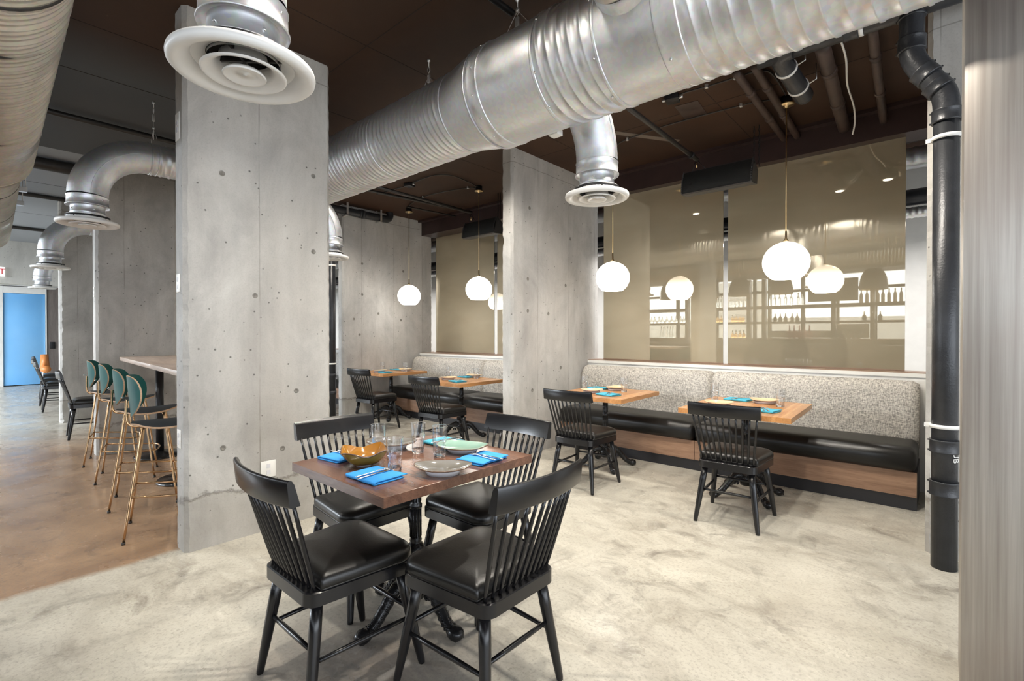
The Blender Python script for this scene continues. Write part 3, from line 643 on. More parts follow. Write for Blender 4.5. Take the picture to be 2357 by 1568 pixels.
# brown painted pipes over the long banquette
def q3(p, zz, X, Yy): return (X, Yy, zz)
for a, b, r, l in (((-1.177, 3.87, 3.33), (-1.21, 5.5, 3.325), .030, 'left of two close brown pipes running back to the beam'), ((-1.05, 3.87, 3.335), (-1.095, 5.5, 3.32), .030, 'right of two close brown pipes running back to the beam'),
                   ((-.627, 3.88, 3.325), (-.705, 5.5, 3.292), .048, 'thickest brown painted pipe, with the white cable along it'), ((-.352, 3.87, 3.33), (-.41, 5.5, 3.274), .030, 'rightmost slim brown painted pipe near the wall')):
    t = thing('painted_pipe', l, 'pipe'); m = 24; rnd = random.Random(int(r*1000)+int(a[0]*100))
    pts = [Vector(a).lerp(Vector(b), i/m) for i in range(m+1)]
    G().tube(pts, [r*(1+.03*rnd.random()) for _ in pts], 14).build('pipe_run', M['brown_pipe'], t)
    for k in (6, 15): 
        p = pts[k]; G().lathe([(r, -.03), (r+.006, -.03), (r+.008, .0), (r+.006, .03), (r, .03)], 14, tuple(p), ax='y').build('wrapped_joint', M['brown_pipe'], t)
pipe('white_cable', smooth([(-.53, 3.9, 3.35), (-.53, 4.2, 3.33), (-.57, 4.6, 3.31), (-.575, 5.0, 3.29), (-.60, 5.3, 3.26), (-.63, 5.42, 3.19)], 6), .007, M['paint_white'], 'white cable along the thickest brown pipe', 'cable', 8)
def conduit(pts, label, clips=(), r=.0075, group='black conduits on the brown ceiling'):
    t = thing('conduit', label, 'conduit', (0, 0, 0), 0, group); P = smooth([(x, y, CEIL-.02) for x, y in pts], 5)
    G().tube(P, r, 8).build('tube', M['conduit'], t)
    for i in clips:
        x, y = pts[i]; G().box((x-.012, y-.012, CEIL-.035), (x+.012, y+.012, CEIL), bev=.003).build('clip', M['zinc'], t)
    return t
conduit([(-2.68, 4.70), (-2.60, 4.62), (-2.45, 4.56), (-2.0, 4.51), (-1.34, 4.55), (-1.14, 4.60), (-1.06, 4.66)], 'conduit linking the two nearest pendant canopies', (2, 4))
conduit([(-1.70, 4.02), (-1.6, 4.0), (-1.45, 4.02), (-1.23, 4.03), (-1.08, 4.04), (-1.0, 4.15), (-1.0, 4.6)], 'conduit from the junction box to the nearest pendant', (2, 3))
conduit([(-6.38, 4.75), (-6.2, 4.62), (-5.73, 4.5), (-5.3, 4.52), (-4.9, 4.62), (-4.84, 4.70)], 'conduit between the two far pendant canopies', (2, 4))
conduit([(-6.1, 3.96), (-5.43, 4.01), (-5.25, 3.98), (-4.85, 3.97), (-4.68, 4.12), (-4.70, 4.4), (-4.77, 4.68)], 'looped conduit feeding the farther pendant row', ())
for a, b, r, l in (((-5.95, 3.6), (-5.75, 5.5), .02, 'straight black pipe crossing the far booth ceiling'), ((-6.25, 4.6), (-6.15, 5.5), .014, 'thin black pipe behind the far left pendant canopy')):
    pipe('ceiling_pipe', [(*a, CEIL-.05), (*b, CEIL-.05)], r, M['conduit'], l)
def jbox(x, y, l):
    t = thing('junction_box', l, 'junction box', (x, y, CEIL), .2); G().box((-.055, -.055, -.045), (.055, .055, 0), bev=.004).build('box', M['black_metal'], t)
    g = G()
    for s in (-1, 1): g.tube([(s*.05, 0, -.022), (s*.085, 0, -.022)], .012, 8)
    g.build('connector', M['zinc'], t)
jbox(-1.74, 4.03, 'black junction box on the brown ceiling beside the big duct'); jbox(-5.40, 4.01, 'small black junction box on the far booth ceiling')
t = thing('ceiling_patch', 'thin rectangular brown cover plate on the ceiling near the junction box', 'cover plate', (-1.72, 4.40, CEIL), radians(6)); G().box((-.10, -.17, -.006), (.10, .17, .0), bev=.002).build('plate', M['brown_pipe'], t)
t = thing('ceiling_tape', 'pale slanting strip fixed on the dark ceiling by the second pendant', 'strip', (-2.33, 4.62, CEIL), radians(-32)); G().box((-.035, -.62, -.004), (.035, .45, .0)).build('strip', simple('strip_tan', (.16, .125, .10), .5), t)
# ================================================================== DOWNLIGHTS
DL = [(-1.10, 3.05), (-2.0, 3.1), (-3.1, 3.1), (-4.6, 3.15), (-6.2, 3.2), (-1.35, 1.1), (-2.05, .55), (-2.0, 1.45), (-.55, 3.25), (-.5, 1.5), (-5.4, -1.1), (-8.4, -1.3), (-12.0, -1.3)]  # the aisle entries at the end are unseen, added to brighten the columns
for i, (x, y) in enumerate(DL):
    t = thing('downlight', 'small round ceiling downlight seen in the mirror' if y > 2 else 'small round ceiling downlight unseen outside the view', 'downlight', (x, y, CEIL), 0, 'ceiling downlights')
    G().lathe([(.0, -.02), (.052, -.02), (.06, -.024), (.066, -.015), (.066, 0)], 24).build('trim_ring', M['paint_white'], t)
    G().disc(.045, -.0265, 20).build('lens', M['lens'], t)
    spot((x, y, CEIL-.04), (x+(.25 if i % 2 else -.1), y+.35, 0), 85, 125)
# ================================================================== PENDANTS AND SPEAKERS
def pendant(x, y, label, zc=1.975, r=.178):
    t = thing('pendant_lamp', label, 'pendant lamp', (x, y, zc), 0, 'globe pendant lamps over the booth tables'); top = CEIL-zc
    g = G().lathe([(.0, r*1.0), (.02, r*.995)]+[(r*1.02*sin(a), r*.98*cos(a)) for a in [pi*.04+i*(pi*.76)/22 for i in range(1, 23)]]+[(r*.62, -r*.76), (r*.58, -r*.74)], 40)
    g.build('glass_globe', M['globe'], t)
    G().lathe([(0, -r*.70), (r*.60, -r*.735)], 32).build('bottom_lens', M['globe'], t)
    G().tube([(0, 0, r*.98), (0, 0, top-.06)], .0055, 10).build('rod', M['brass'], t)
    G().lathe([(0, r*.97), (.022, r*.985), (.018, r*1.08), (.009, r*1.13), (.0075, r*1.5), (0, r*1.5)], 16).build('cap', M['brass'], t)
    G().lathe([(0, top-.095), (.012, top-.09), (.016, top-.075), (.058, top-.074), (.060, top-.062), (.0, top-.06)], 28).build('canopy', M['brass'], t)
    G().lathe([(.045, top-.064), (.045, top), (0, top)], 20).build('ceiling_box', M['black_metal'], t)
pendant(-1.014, 4.69, 'nearest and largest lit globe pendant lamp, over the right booth table')
pendant(-2.71, 4.72, 'lit globe pendant lamp beside the booth pier, over the left table of the long banquette')
pendant(-4.79, 4.72, 'lit globe pendant lamp of the far booth, in front of its mirror')
pendant(-6.45, 4.78, 'smallest, leftmost lit globe pendant lamp, against the far concrete wall')
def speaker(loc, rz, tilt, w_, label):
    t = thing('loudspeaker', label, 'loudspeaker', loc, rz); Rm = Matrix.Rotation(tilt, 4, 'X'); hw = w_/2
    # trapezoid cabinet with curved grille facing -y
    sec = [(.0, .12), (.02, .125), (.17, .07), (.17, -.07), (.02, -.125), (.0, -.12)]
    vs = [(-hw, y, z) for y, z in sec]+[(hw, y, z) for y, z in sec]
    n = len(sec); g = G().add(vs, [tuple(range(n)), tuple(range(n, 2*n))]+[(k, (k+1) % n, n+(k+1) % n, n+k) for k in range(n)], 0, False).xf(Rm); g.build('cabinet', M['speaker_edge'], t)
    vs = []; m = 10
    for i in range(m+1):
        z = -.112+.224*i/m; yy = -.003-.016*(1-(z/.112)**2); vs += [(-hw+.010, yy, z), (hw-.010, yy, z)]
    g = G().add(vs, [(2*i, 2*i+1, 2*i+3, 2*i+2) for i in range(m)]); g.add([(-hw+.01, 0, -.112), (hw-.01, 0, -.112), (hw-.01, 0, .112), (-hw+.01, 0, .112)], [(0, 1, 2, 3)]); g.xf(Rm); g.build('grille', M['speaker'], t)
    for s in (-1, 1):
        q = G()
        for i in range(m):
            z0 = -.12+.24*i/m; z1 = -.12+.24*(i+1)/m; y0 = -.006-.018*(1-(z0/.12)**2); y1 = -.006-.018*(1-(z1/.12)**2)
            q.tube([(s*(hw-.005), y0, z0), (s*(hw-.005), y1, z1)], .006, 6)
        q.xf(Rm).build('rounded_end', M['speaker_edge'], t)
    P_ = [(-hw+.085+dx*.016, -.018, -.03+dz*.016) for dx, dz in ((-1, -.6), (-.6, -1), (.6, -1), (1, -.6), (1, .6), (.6, 1), (-.6, 1), (-1, .6))]
    G().tube(P_, .0018, 6, closed=True).xf(Rm).build('badge_ring', M['black_metal'], t)
    g = G()
    for s in (-1, 1): g.tube([(-hw+.16+s*.07, .03, .11), (-hw+.13, .03, .235)], .004, 6)
    g.build('yoke_wires', M['black_metal'], t)
    G().tube([(-hw+.14, .02, .14), (-hw+.14, .02, .19)], .009, 8).build('swivel', M['brass'], t)
    z1 = CEIL-loc[2]
    for dx in (0, .045):
        q = G()
        for i in range(int((z1-.05)/.03)):
            z = .05+i*.03; c_ = (hw-.005+dx, .06, z)
            q.tube([(c_[0]+(.007*cos(a) if i % 2 else 0), c_[1]+(0 if i % 2 else .007*cos(a)), z+.018*sin(a)) for a in [2*pi*k/8 for k in range(8)]], .0028, 5, closed=True)
        q.build('chain', M['black_metal'], t)
    return t
speaker((-1.70, 4.98, 2.925), 0, radians(-14), .68, 'long black loudspeaker hung above the right mirror panels')
speaker((-5.09, 5.02, 2.915), 0, radians(-16), .66, 'black curved loudspeaker hung in the far booth')
t = thing('speaker_pole', 'dark grey pole from the big duct to the near loudspeaker', 'pole'); G().tube([(-1.90, 2.75, 3.19), (-1.90, 5.0, 3.15)], .022, 14).build('tube', M['conduit'], t)
G().lathe([(.022, -.02), (.032, -.02), (.032, .02), (.022, .02)], 16, (-1.90, 4.86, 3.152), ax='y').build('pole_clamp', M['black_metal'], t)
t = thing('speaker_pole', 'dark pole running to the far booth loudspeaker', 'pole'); G().tube([(-5.25, 2.75, 3.19), (-5.25, 5.0, 3.16)], .02, 12).build('tube', M['conduit'], t)
# ================================================================== BANQUETTES
def cushion(x0, x1, y0, y1, z0, z1, name, mat, parent, rr=.05, puff=.012, nx=24, ny=14):
    """padded block with a soft crown"""
    bm = bmesh.new(); bmesh.ops.create_cube(bm, size=1)
    for v in bm.verts: v.co = Vector(((v.co.x+.5)*(x1-x0)+x0, (v.co.y+.5)*(y1-y0)+y0, (v.co.z+.5)*(z1-z0)+z0))
    bmesh.ops.subdivide_edges(bm, edges=bm.edges[:], cuts=6, use_grid_fill=True)
    cx_, cy_, cz_ = (x0+x1)/2, (y0+y1)/2, (z0+z1)/2; hx, hy, hz = (x1-x0)/2, (y1-y0)/2, (z1-z0)/2
    # denser near the edges
    for v in bm.verts:
        p = [(v.co.x-cx_)/hx, (v.co.y-cy_)/hy, (v.co.z-cz_)/hz]; h = [hx, hy, hz]; q = []
        for i in range(3):
            s = 1 if p[i] >= 0 else -1; a = abs(p[i]); e = min(rr, h[i]*.99)
            # remap so the outer third of the grid lies inside the rounding radius
            d = h[i]*a/(.667)*(1-e/h[i]) if a < .667 else (h[i]-e)+e*(a-.667)/.333
            q.append(s*d)
        c = [max(-(h[i]-min(rr, h[i]*.99)), min(h[i]-min(rr, h[i]*.99), q[i])) for i in range(3)]
        dv = Vector([q[i]-c[i] for i in range(3)])
        mx = max(abs(dv.x), abs(dv.y), abs(dv.z))
        if dv.length > 1e-9: dv = dv.normalized()*mx
        crown = puff*(1-abs(p[0])**3)*(1-abs(p[1])**3) if p[2] > .5 else 0
        crowny = -puff*(1-abs(p[0])**4)*(1-abs(p[2])**2) if p[1] < -.5 else 0
        v.co = Vector((cx_+c[0]+dv.x, cy_+c[1]+dv.y+crowny, cz_+c[2]+dv.z+crown))
    me = bpy.data.meshes.new(name); bm.to_mesh(me); bm.free(); me.materials.append(mat); me.polygons.foreach_set('use_smooth', [True]*len(me.polygons))
    o = bpy.data.objects.new(name, me); C.objects.link(o); o.parent = parent; return o
def banquette(x0, x1, xm, label, zt=.47):
    t = thing('banquette', label, 'banquette', (0, 0, 0))
    g = G()
    for a, b in ((x0, xm-.001), (xm+.001, x1)):
        cushion(a+.004, b-.004, 4.79, 5.36, .295, zt, 'seat_cushion', M['vinyl'], t, .045, .018)
        # padded back
        sec = [(5.45, .40), (5.27, .40), (5.255, .5), (5.25, .62), (5.252, .75), (5.26, .86), (5.275, .905), (5.305, .94), (5.34, .955), (5.38, .96), (5.42, .955), (5.45, .94)]
        m = 40; vs = []
        for i in range(m+1):
            x = a+.002+(b-a-.004)*i/m; e = min(x-a, b-x); k = max(0, 1-e/.05)**2*.03
            for y, z in sec:
                yy = y+(k if y < 5.4 else 0); zz = z-(k if z > .85 else 0); vs.append((x, yy, zz))
        n = len(sec); G().add(vs, [(i*n+k, i*n+(k+1) % n, (i+1)*n+(k+1) % n, (i+1)*n+k) for i in range(m) for k in range(n)]+[tuple(range(n)), tuple(m*n+k for k in range(n))]).build('backrest', M['tweed'], t)
        G().box((a+.001, 4.83, .105), (b-.001, 4.85, .295)).build('wood_fascia', M['walnut_fascia'], t)
    G().box((x0, 4.85, .0), (x1, 5.44, .29)).build('carcass', M['kick'], t)
    G().box((x0, 4.842, .0), (x1, 4.85, .104)).build('kick_board', M['kick'], t)
    return t
banquette(-3.49, -.145, -1.85, 'long banquette with black seat, tweed back and walnut base under the near mirrors')
banquette(-7.04, -3.67, -5.27, 'banquette of the far booth with black seat and tweed back')
banquette(-10.58, -7.25, -8.9, 'furthest banquette, a sliver seen past the near column')
# ================================================================== TABLES
def iron_base(t, rot=0., h=.72, rad=.30):
    G().lathe([(.0, .10), (.05, .10), (.062, .13), (.064, .16), (.05, .185), (.036, .20), (.030, .215), (.036, .23), (.040, .25), (.044, .30), (.040, .345), (.030, .355), (.027, .362), (.030, .37), (.0255, .38), (.024, .52), (.030, .525), (.031, .54), (.024, .55), (.023, .66), (.028, .668), (.03, .68), (.024, .69), (.024, h), (0, h)], 24).build('pedestal', M['iron'], t)
    g = G()
    for k in range(12):
        a = 2*pi*k/12; g.tube([(.0255*cos(a), .0255*sin(a), .385), (.0245*cos(a), .0245*sin(a), .52)], .0035, 5)
        g.tube([(.0245*cos(a), .0245*sin(a), .555), (.0235*cos(a), .0235*sin(a), .655)], .0032, 5)
    for k in range(8):
        a = 2*pi*k/8; g.sphere((.05*cos(a), .05*sin(a), .255), .013, 7, 5, (1, 1, 1.6)); g.sphere((.042*cos(a), .042*sin(a), .31), .009, 7, 5, (1, 1, 2))
    g.build('fluting', M['iron'], t)
    for k in range(4):
        g = G(); m = 26; P_ = []; rs = []
        ctrl = smooth([(.035, 0, .16), (.075, 0, .185), (.125, 0, .165), (.17, 0, .115), (.215, 0, .065), (.25, 0, .040), (.275, 0, .032)], 4)
        for i, p in enumerate(ctrl): P_.append(p); rs.append((.031-.010*i/len(ctrl))*(1+.10*(i % 2)))
        g.tube(P_, rs, 10)
        for i in range(2, len(ctrl)-2):       # raised scales and crest
            p = ctrl[i]; r_ = rs[i]
            g.sphere((p[0], 0, p[2]+r_*.95), .0065, 6, 4, (1.3, .9, 1))
            for s in (-1, 1):
                g.sphere((p[0], s*r_*.85, p[2]+r_*.35), .0075, 6, 4, (1.2, .6, .9))
                if i % 2: g.sphere((p[0]-.003, s*r_*.95, p[2]-r_*.2), .006, 6, 4, (1.2, .6, .9))
        g.sphere((.285, 0, .032), .037, 12, 8, (1.15, 1, .85))      # claw foot
        for s in (-.9, -.3, .3, .9): g.tube([(.272, s*.018, .045), (.298, s*.024, .038), (.312, s*.024, .012)], [.009, .009, .005], 6)
        for s in (-1, 1): g.sphere((.255, s*.018, .045), .013, 7, 5)
        g.lathe([(0, 0), (.014, 0), (.012, .006), (0, .006)], 10, (.288, 0, 0))
        for i in range(9):
            a = i*.55; g.sphere((.085+.018*cos(a)*(1-i*.08), 0.0, .115+.018*sin(a)*(1-i*.08)), .008, 6, 4)
        sc = rad/.30; g.xf(Matrix.Rotation(rot+k*pi/2, 4, 'Z') @ Matrix.Diagonal((sc, 1, 1, 1))); g.build('leg', M['iron'], t)
    g = G().box((-.16, -.02, h-.012), (.16, .02, h)).box((-.02, -.16, h-.012), (.02, .16, h)); g.build('top_spider', M['iron'], t)
def table(x, y, rz, wx, wy, label, mat, rot, grain='x', name='dining_table'):
    t = thing(name, label, 'table', (x, y, 0), rz, 'pedestal dining tables')
    iron_base(t, rot)
    n = int(round((wy if grain == 'x' else wx)/.075))
    # butcher-block top: individual staves
    W_ = (wy if grain == 'x' else wx)/n
    for i in range(n):
        a = -(wy if grain == 'x' else wx)/2+i*W_
        b0, b1 = ((-wx/2, a, .7205), (wx/2, a+W_, .76)) if grain == 'x' else ((a, -wy/2, .7205), (a+W_, wy/2, .76))
        g = G().box(b0, b1, 0, .0006, None, 1); g.sm = [False]*len(g.sm)
        g.build('top_stave', mat, t)
    return t
TN = table(-1.90, 1.445, 0, .745, .855, 'dark walnut square table in the foreground, set for four', M['walnut'], 0, 'x')
TA = table(-1.225, 4.345, radians(2), .81, .94, 'oak table set for two on the right of the long banquette', M['oak'], pi/4, 'y')
TB = table(-2.60, 4.385, radians(2), .79, .86, 'oak table set for two at the left end of the long banquette', M['oak'], pi/4, 'y')
TC = table(-4.72, 4.33, radians(4), .79, .87, 'right oak table of the far booth', M['oak'], pi/4, 'y')
TD = table(-6.63, 4.56, radians(2), .76, .85, 'left oak table of the far booth, against the concrete wall', M['oak'], pi/4, 'y')
# ================================================================== CHAIRS
def make_chair(label, loc, rz):
    t = thing('dining_chair', label, 'chair', loc, rz, 'black spindle-back dining chairs')
    def outline(inset=0, n=8, r=.05):
        pts = []; cs = [(-.195, -.215), (.195, -.215), (.228, .225), (-.228, .225)]
        for k, (x, y) in enumerate(cs):
            sx = 1 if x > 0 else -1; sy = 1 if y > 0 else -1; cx_ = x-sx*(r+inset); cy_ = y-sy*(r+inset)
            a0 = {(-1, -1): pi, (1, -1): 1.5*pi, (1, 1): 0, (-1, 1): .5*pi}[(sx, sy)]
            for i in range(n+1): a = a0+pi/2*i/n; pts.append((cx_+r*cos(a), cy_+r*sin(a)))
        return pts
    ol = outline(); n = len(ol)
    lay = [(ol, .398), (ol, .445), (outline(.004), .449)]
    vs = [(x, y, z) for pl, z in lay for x, y in pl]
    g = G().add(vs, [(i*n+k, i*n+(k+1) % n, (i+1)*n+(k+1) % n, (i+1)*n+k) for i in range(2) for k in range(n)]+[tuple(range(n))[::-1], tuple(2*n+k for k in range(n))]); autosmooth(g.build('seat_frame', M['black_wood'], t), 35)
    # padded seat: begins in front of the spindles
    def pad(ins, y_cut): return [(x, max(y, y_cut)) for x, y in outline(ins)]
    lay = [(1.0, .449), (1.012, .455), (1.02, .464), (1.02, .476), (1.005, .488), (.97, .498), (.91, .5055), (.82, .511), (.70, .515), (.55, .5175), (.38, .519), (.2, .5195)]
    vs = []; base = outline(.0, 8, .075)
    for f, z in lay:
        for x, y in base:
            yy = y if y > -.165 else -.165
            vs.append((x*f, .035+(yy-.035)*f, z))
    m = len(lay); g = G().add(vs, [(i*n+k, i*n+(k+1) % n, (i+1)*n+(k+1) % n, (i+1)*n+k) for i in range(m-1) for k in range(n)]+[tuple((m-1)*n+k for k in range(n))])
    cu = g.build('seat_cushion', M['vinyl'], t); G().tube([(x*1.006, (y if y > -.16 else -.165)*1.006+.0, .4535) for x, y in base], .0035, 5, closed=True).build('piping', M['vinyl'], cu)
    # crest rail, bowed
    m = 18; vs = []
    for i in range(m+1):
        u = -1+2*i/m; x = u*.238; yb = -.318+.036*u*u
        for dy, dz in ((.020, -.045), (-.012, -.047), (-.016, -.041), (-.0135, .036), (-.010, .043), (-.003, .046), (.004, .043), (.010, .03)):
            lean = -.14*(dz+.045); vs.append((x, yb+dy+lean, .833+dz))
    k_ = 8; autosmooth(G().add(vs, [(i*k_+k, i*k_+(k+1) % k_, (i+1)*k_+(k+1) % k_, (i+1)*k_+k) for i in range(m) for k in range(k_)]+[tuple(range(k_)), tuple(m*k_+k for k in range(k_))]).build('crest_rail', M['black_wood'], t), 45)
    for i in range(11):
        u = -1+2*i/10; x0 = u*.170; x1 = u*.212; y0 = -.190+.010*u*u; y1 = -.312+.036*u*u
        p = [Vector((x0, y0, .445)).lerp(Vector((x1, y1, .795)), q) for q in (0, .06, .12, .45, .8, 1)]
        G().tube(p, [.0060, .0064, .0080, .0088, .0074, .0066], 8).build('spindle', M['black_wood'], t)
    L = [((-.155, -.165, .40), (-.208, -.222, 0)), ((.155, -.165, .40), (.208, -.222, 0)), ((-.175, .175, .40), (-.226, .25, 0)), ((.175, .175, .40), (.226, .25, 0))]
    for a, b in L:
        a = Vector(a); b = Vector(b); G().tube([a, a.lerp(b, .25), a.lerp(b, .6), a.lerp(b, .97), b], [.0215, .0225, .020, .0145, .0125], 14).build('leg', M['black_wood'], t)
    at = lambda i, z: Vector(L[i][1]).lerp(Vector(L[i][0]), z/.40)
    for i, j, z in ((0, 1, .235), (0, 2, .20), (1, 3, .20), (2, 3, .235)):
        a, b = at(i, z), at(j, z); G().tube([a, a.lerp(b, .3), a.lerp(b, .5), a.lerp(b, .7), b], [.0075, .0095, .0105, .0095, .0075], 10).build('stretcher', M['black_wood'], t)
    return t
CH = make_chair('black spindle chair at the near left side of the walnut table', (-1.835, 1.005, 0), 0)
GR = 'black spindle-back dining chairs'
dup(CH, (-1.345, 1.345, 0), radians(90), 'black spindle chair at the near right side of the walnut table, crest rail in front', GR)
dup(CH, (-2.325, 1.425, 0), radians(-90), 'black spindle chair on the left of the walnut table, beside the near column', GR)
dup(CH, (-1.845, 1.835, 0), radians(180), 'black spindle chair at the far side of the walnut table', GR)
dup(CH, (-1.15, 3.765, 0), radians(3), 'black spindle chair at the right oak table of the long banquette', GR)
dup(CH, (-2.43, 3.73, 0), radians(3), 'black spindle chair at the left oak table of the long banquette', GR)
dup(CH, (-4.45, 3.76, 0), radians(6), 'black spindle chair at the right table of the far booth', GR)
dup(CH, (-6.10, 3.93, 0), radians(6), 'black spindle chair at the left table of the far booth', GR)
for x, y, l in ((-8.55, 1.13, 'black chair alone past the bar stools, between the aisle columns'), (-11.85, 1.15, 'nearest of three black chairs in a row near the blue panel'), (-12.95, 1.2, 'middle of three black chairs in a row near the blue panel'), (-14.3, 1.3, 'furthest of three black chairs in a row near the blue panel')):
    dup(CH, (x, y, 0), radians(-4), l, GR)
t = thing('small_table', 'small pale table just visible beside the dark wall panel', 'table', (-11.9, 1.80, 0)); G().box((-.35, -.4, .73), (.35, .4, .76), bev=.004).build('top', M['pale_top'], t); iron_base(t)
t = thing('orange_chair', 'orange shell chair glimpsed in front of the blue panel', 'chair', (-17.3, 1.42, 0), radians(90))
G().tube([(0, -.2, .46), (0, .16, .44), (0, .22, .5), (0, .27, .82)], [.09, .10, .095, .08], 12).xf(Matrix.Diagonal((1, 1, 1, 1))).build('shell', M['orange'], t)
for sx in (-1, 1):
    for sy in (-1, 1): G().tube([(sx*.05, sy*.08, .4), (sx*.09, sy*.14, 0)], .01, 8).build('leg', M['plate_white'], t)
# ================================================================== BAR STOOLS AND HIGH TABLE
def shell(w0, prof, thick, name, mats, parent, bow):
    """bent ply panel: prof = (half width, y, z) rows; front/back face material 0, rim material 1"""
    n = len(prof); m = 18; A = []; B = []
    for i, (hw, y, z) in enumerate(prof):
        p0 = prof[max(0, i-1)]; p1 = prof[min(n-1, i+1)]; d = Vector((0, p1[1]-p0[1], p1[2]-p0[2])).normalized(); nn = Vector((0, -d.z, d.y))
        for k in range(m+1):
            u = -1+2*k/m; o_ = bow(hw*u); c = Vector((hw*u, y, z))-nn*o_
            A.append(c); B.append(c+nn*thick)
    M1 = m+1; g = G()
    g.add(A, [(i*M1+k, i*M1+k+1, (i+1)*M1+k+1, (i+1)*M1+k) for i in range(n-1) for k in range(m)], 0); g.add(B, [(i*M1+k, i*M1+k+1, (i+1)*M1+k+1, (i+1)*M1+k) for i in range(n-1) for k in range(m)], 0)
    ring = [k for k in range(M1)]+[i*M1+m for i in range(1, n)]+[(n-1)*M1+k for k in range(m-1, -1, -1)]+[i*M1 for i in range(n-2, 0, -1)]
    vs = []
    for q in ring: vs += [A[q], B[q]]
    r = len(ring); g.add(vs, [(2*i, 2*((i+1) % r), 2*((i+1) % r)+1, 2*i+1) for i in range(r)], 1)
    return g.build(name, mats, parent)
def make_stool(label, loc, rz):
    t = thing('bar_stool', label, 'bar stool', loc, rz, 'teal bar stools with brass legs')
    back = [(.02, -.215, 1.075), (.11, -.214, 1.072), (.165, -.212, 1.055), (.195, -.210, 1.02), (.205, -.206, .975), (.200, -.202, .93), (.18, -.198, .885), (.145, -.195, .845), (.10, -.193, .815), (.06, -.192, .80), (.02, -.192, .795)]
    back = [tuple(v) for v in smooth(back, 3)]
    shell(.2, back, .010, 'backrest', [M['teal'], M['ply_edge']], t, lambda x: -1.9*x*x)
    seat = []
    for i in range(13):
        u = i/12; y = -.19+.40*u; hw = .205*(1-abs(2*u-1.10)**2.6*.8) if u > .0 else .05
        seat.append((max(.03, hw), y, .745-.012*sin(pi*u)+.006*u))
    shell(.2, seat, .012, 'seat', [M['navy_seat'], M['ply_edge']], t, lambda x: .25*x*x)
    T = .0078
    G().tube(smooth([(.0, -.214, .915), (0, -.216, .88), (0, -.217, .82), (0, -.213, .765), (0, -.19, .735), (0, -.13, .725), (0, .10, .722)], 5), .0085, 10).build('back_bracket', M['bronze_tube'], t)
    g = G()
    for s in (-1, 1): g.sphere((s*.02, -.236, .93), .006, 8, 5)
    g.build('bolt', M['screw'], t)
    for sx in (-1, 1):
        for sy in (-1, 1):
            G().tube(smooth([(sx*.05, sy*.105, .722), (sx*.105, sy*.115, .722), (sx*.128, sy*.122, .712), (sx*.140, sy*.130, .68), (sx*.215, sy*.215, .012)], 4), T, 10).build('leg', M['bronze_tube'], t)
            G().lathe([(0, 0), (.0115, 0), (.0115, .016), (0, .016)], 10, (sx*.2155, sy*.2155, 0)).build('foot_cap', M['conduit'], t)
    at = lambda sx, sy, z: (sx*(.140+.075*(.68-z)/.668), sy*(.130+.085*(.68-z)/.668), z)
    G().tube([at(-1, -1, .29), at(1, -1, .29)], .007, 8).build('rear_rung', M['bronze_tube'], t)
    for s in (-1, 1): G().tube([at(s, -1, .29), at(s, 1, .25)], .007, 8).build('side_rung', M['bronze_tube'], t)
    a, b = at(-1, 1, .25), at(1, 1, .25); G().tube(smooth([a, (a[0]*.7, a[1]+.045, .25), (0, a[1]+.06, .25), (b[0]*.7, b[1]+.045, .25), b], 5), .007, 8).build('foot_rest', M['bronze_tube'], t)
    return t
ST = make_stool('nearest teal bar stool with brass legs, partly behind the near column', (-4.10, .945, 0), radians(-15))
for x, y, l in ((-4.89, .995, 'second nearest of the four teal bar stools'), (-5.86, 1.05, 'third of the four teal bar stools, counting from the near column'), (-6.70, 1.075, 'furthest of the four teal bar stools, by the aisle column')):
    dup(ST, (x, y, 0), radians(-15), l, 'teal bar stools with brass legs')
t = thing('high_table', 'long pale bar-height table between the two aisle columns', 'table', (-5.45, 1.48, 0), radians(-3.3))
for a, b in ((-1.52, .38), (.383, 1.45)):
    G().box((a, -.39, 1.06), (b, .45, 1.10), bev=.003).build('top_board', M['pale_top'], t)
for x in (-1.12, .15):
    G().lathe([(0, 0), (.24, 0), (.245, .008), (.23, .022), (.06, .035), (.045, .05), (0, .05)], 40, (x, -.08, 0)).build('base_disc', M['iron'], t)
    G().tube([(x, -.08, .04), (x, -.08, 1.03)], .038, 20).build('pole', M['black_metal'], t)
    g = G().box((x-.02, -.33, 1.035), (x+.02, .2, 1.06)); g.build('bracket', M['black_metal'], t)
# ================================================================== TABLEWARE
def make_glass(label, loc, g_):
    t = thing('drinking_glass', label, 'glass', loc, 0, g_)
    n = 40; pr = [(0, 0), (.026, 0), (.0275, .004), (.0285, .018), (.0288, .022), (.0, .022)]
    vs = [((r*(1+(.04 if (k % 4 < 2) and 0 < i < 5 else 0)))*cos(2*pi*k/n), (r*(1+(.04 if (k % 4 < 2) and 0 < i < 5 else 0)))*sin(2*pi*k/n), z) for i, (r, z) in enumerate(pr) for k in range(n)]
    G().add(vs, [(i*n+k, i*n+(k+1) % n, (i+1)*n+(k+1) % n, (i+1)*n+k) for i in range(len(pr)-1) for k in range(n)]).build('thick_base', M['glass'], t, weld=True)
    G().lathe([(.0292, .022), (.0305, .060), (.0315, .070), (.0338, .074), (.0348, .10), (.037, .148), (.0372, .150)], 40).build('tumbler_wall', M['thin_glass'], t)
    G().lathe([(.0325, .0735), (.0340, .0745), (.0345, .0765), (.0335, .0775)], 40).build('stacking_ridge', M['thin_glass'], t)
    G().tube([(.0370*cos(2*pi*k/36), .0370*sin(2*pi*k/36), .150) for k in range(36)], .0011, 6, closed=True).build('lip', M['glass'], t)
    return t
Z = .7602
GL = make_glass('clear tumbler behind the amber bowl on the walnut table', (-2.10, 1.37, Z), 'water tumblers')
DG = lambda x, y, l: dup(GL, (x, y, Z), random.random()*6, l, 'water tumblers')
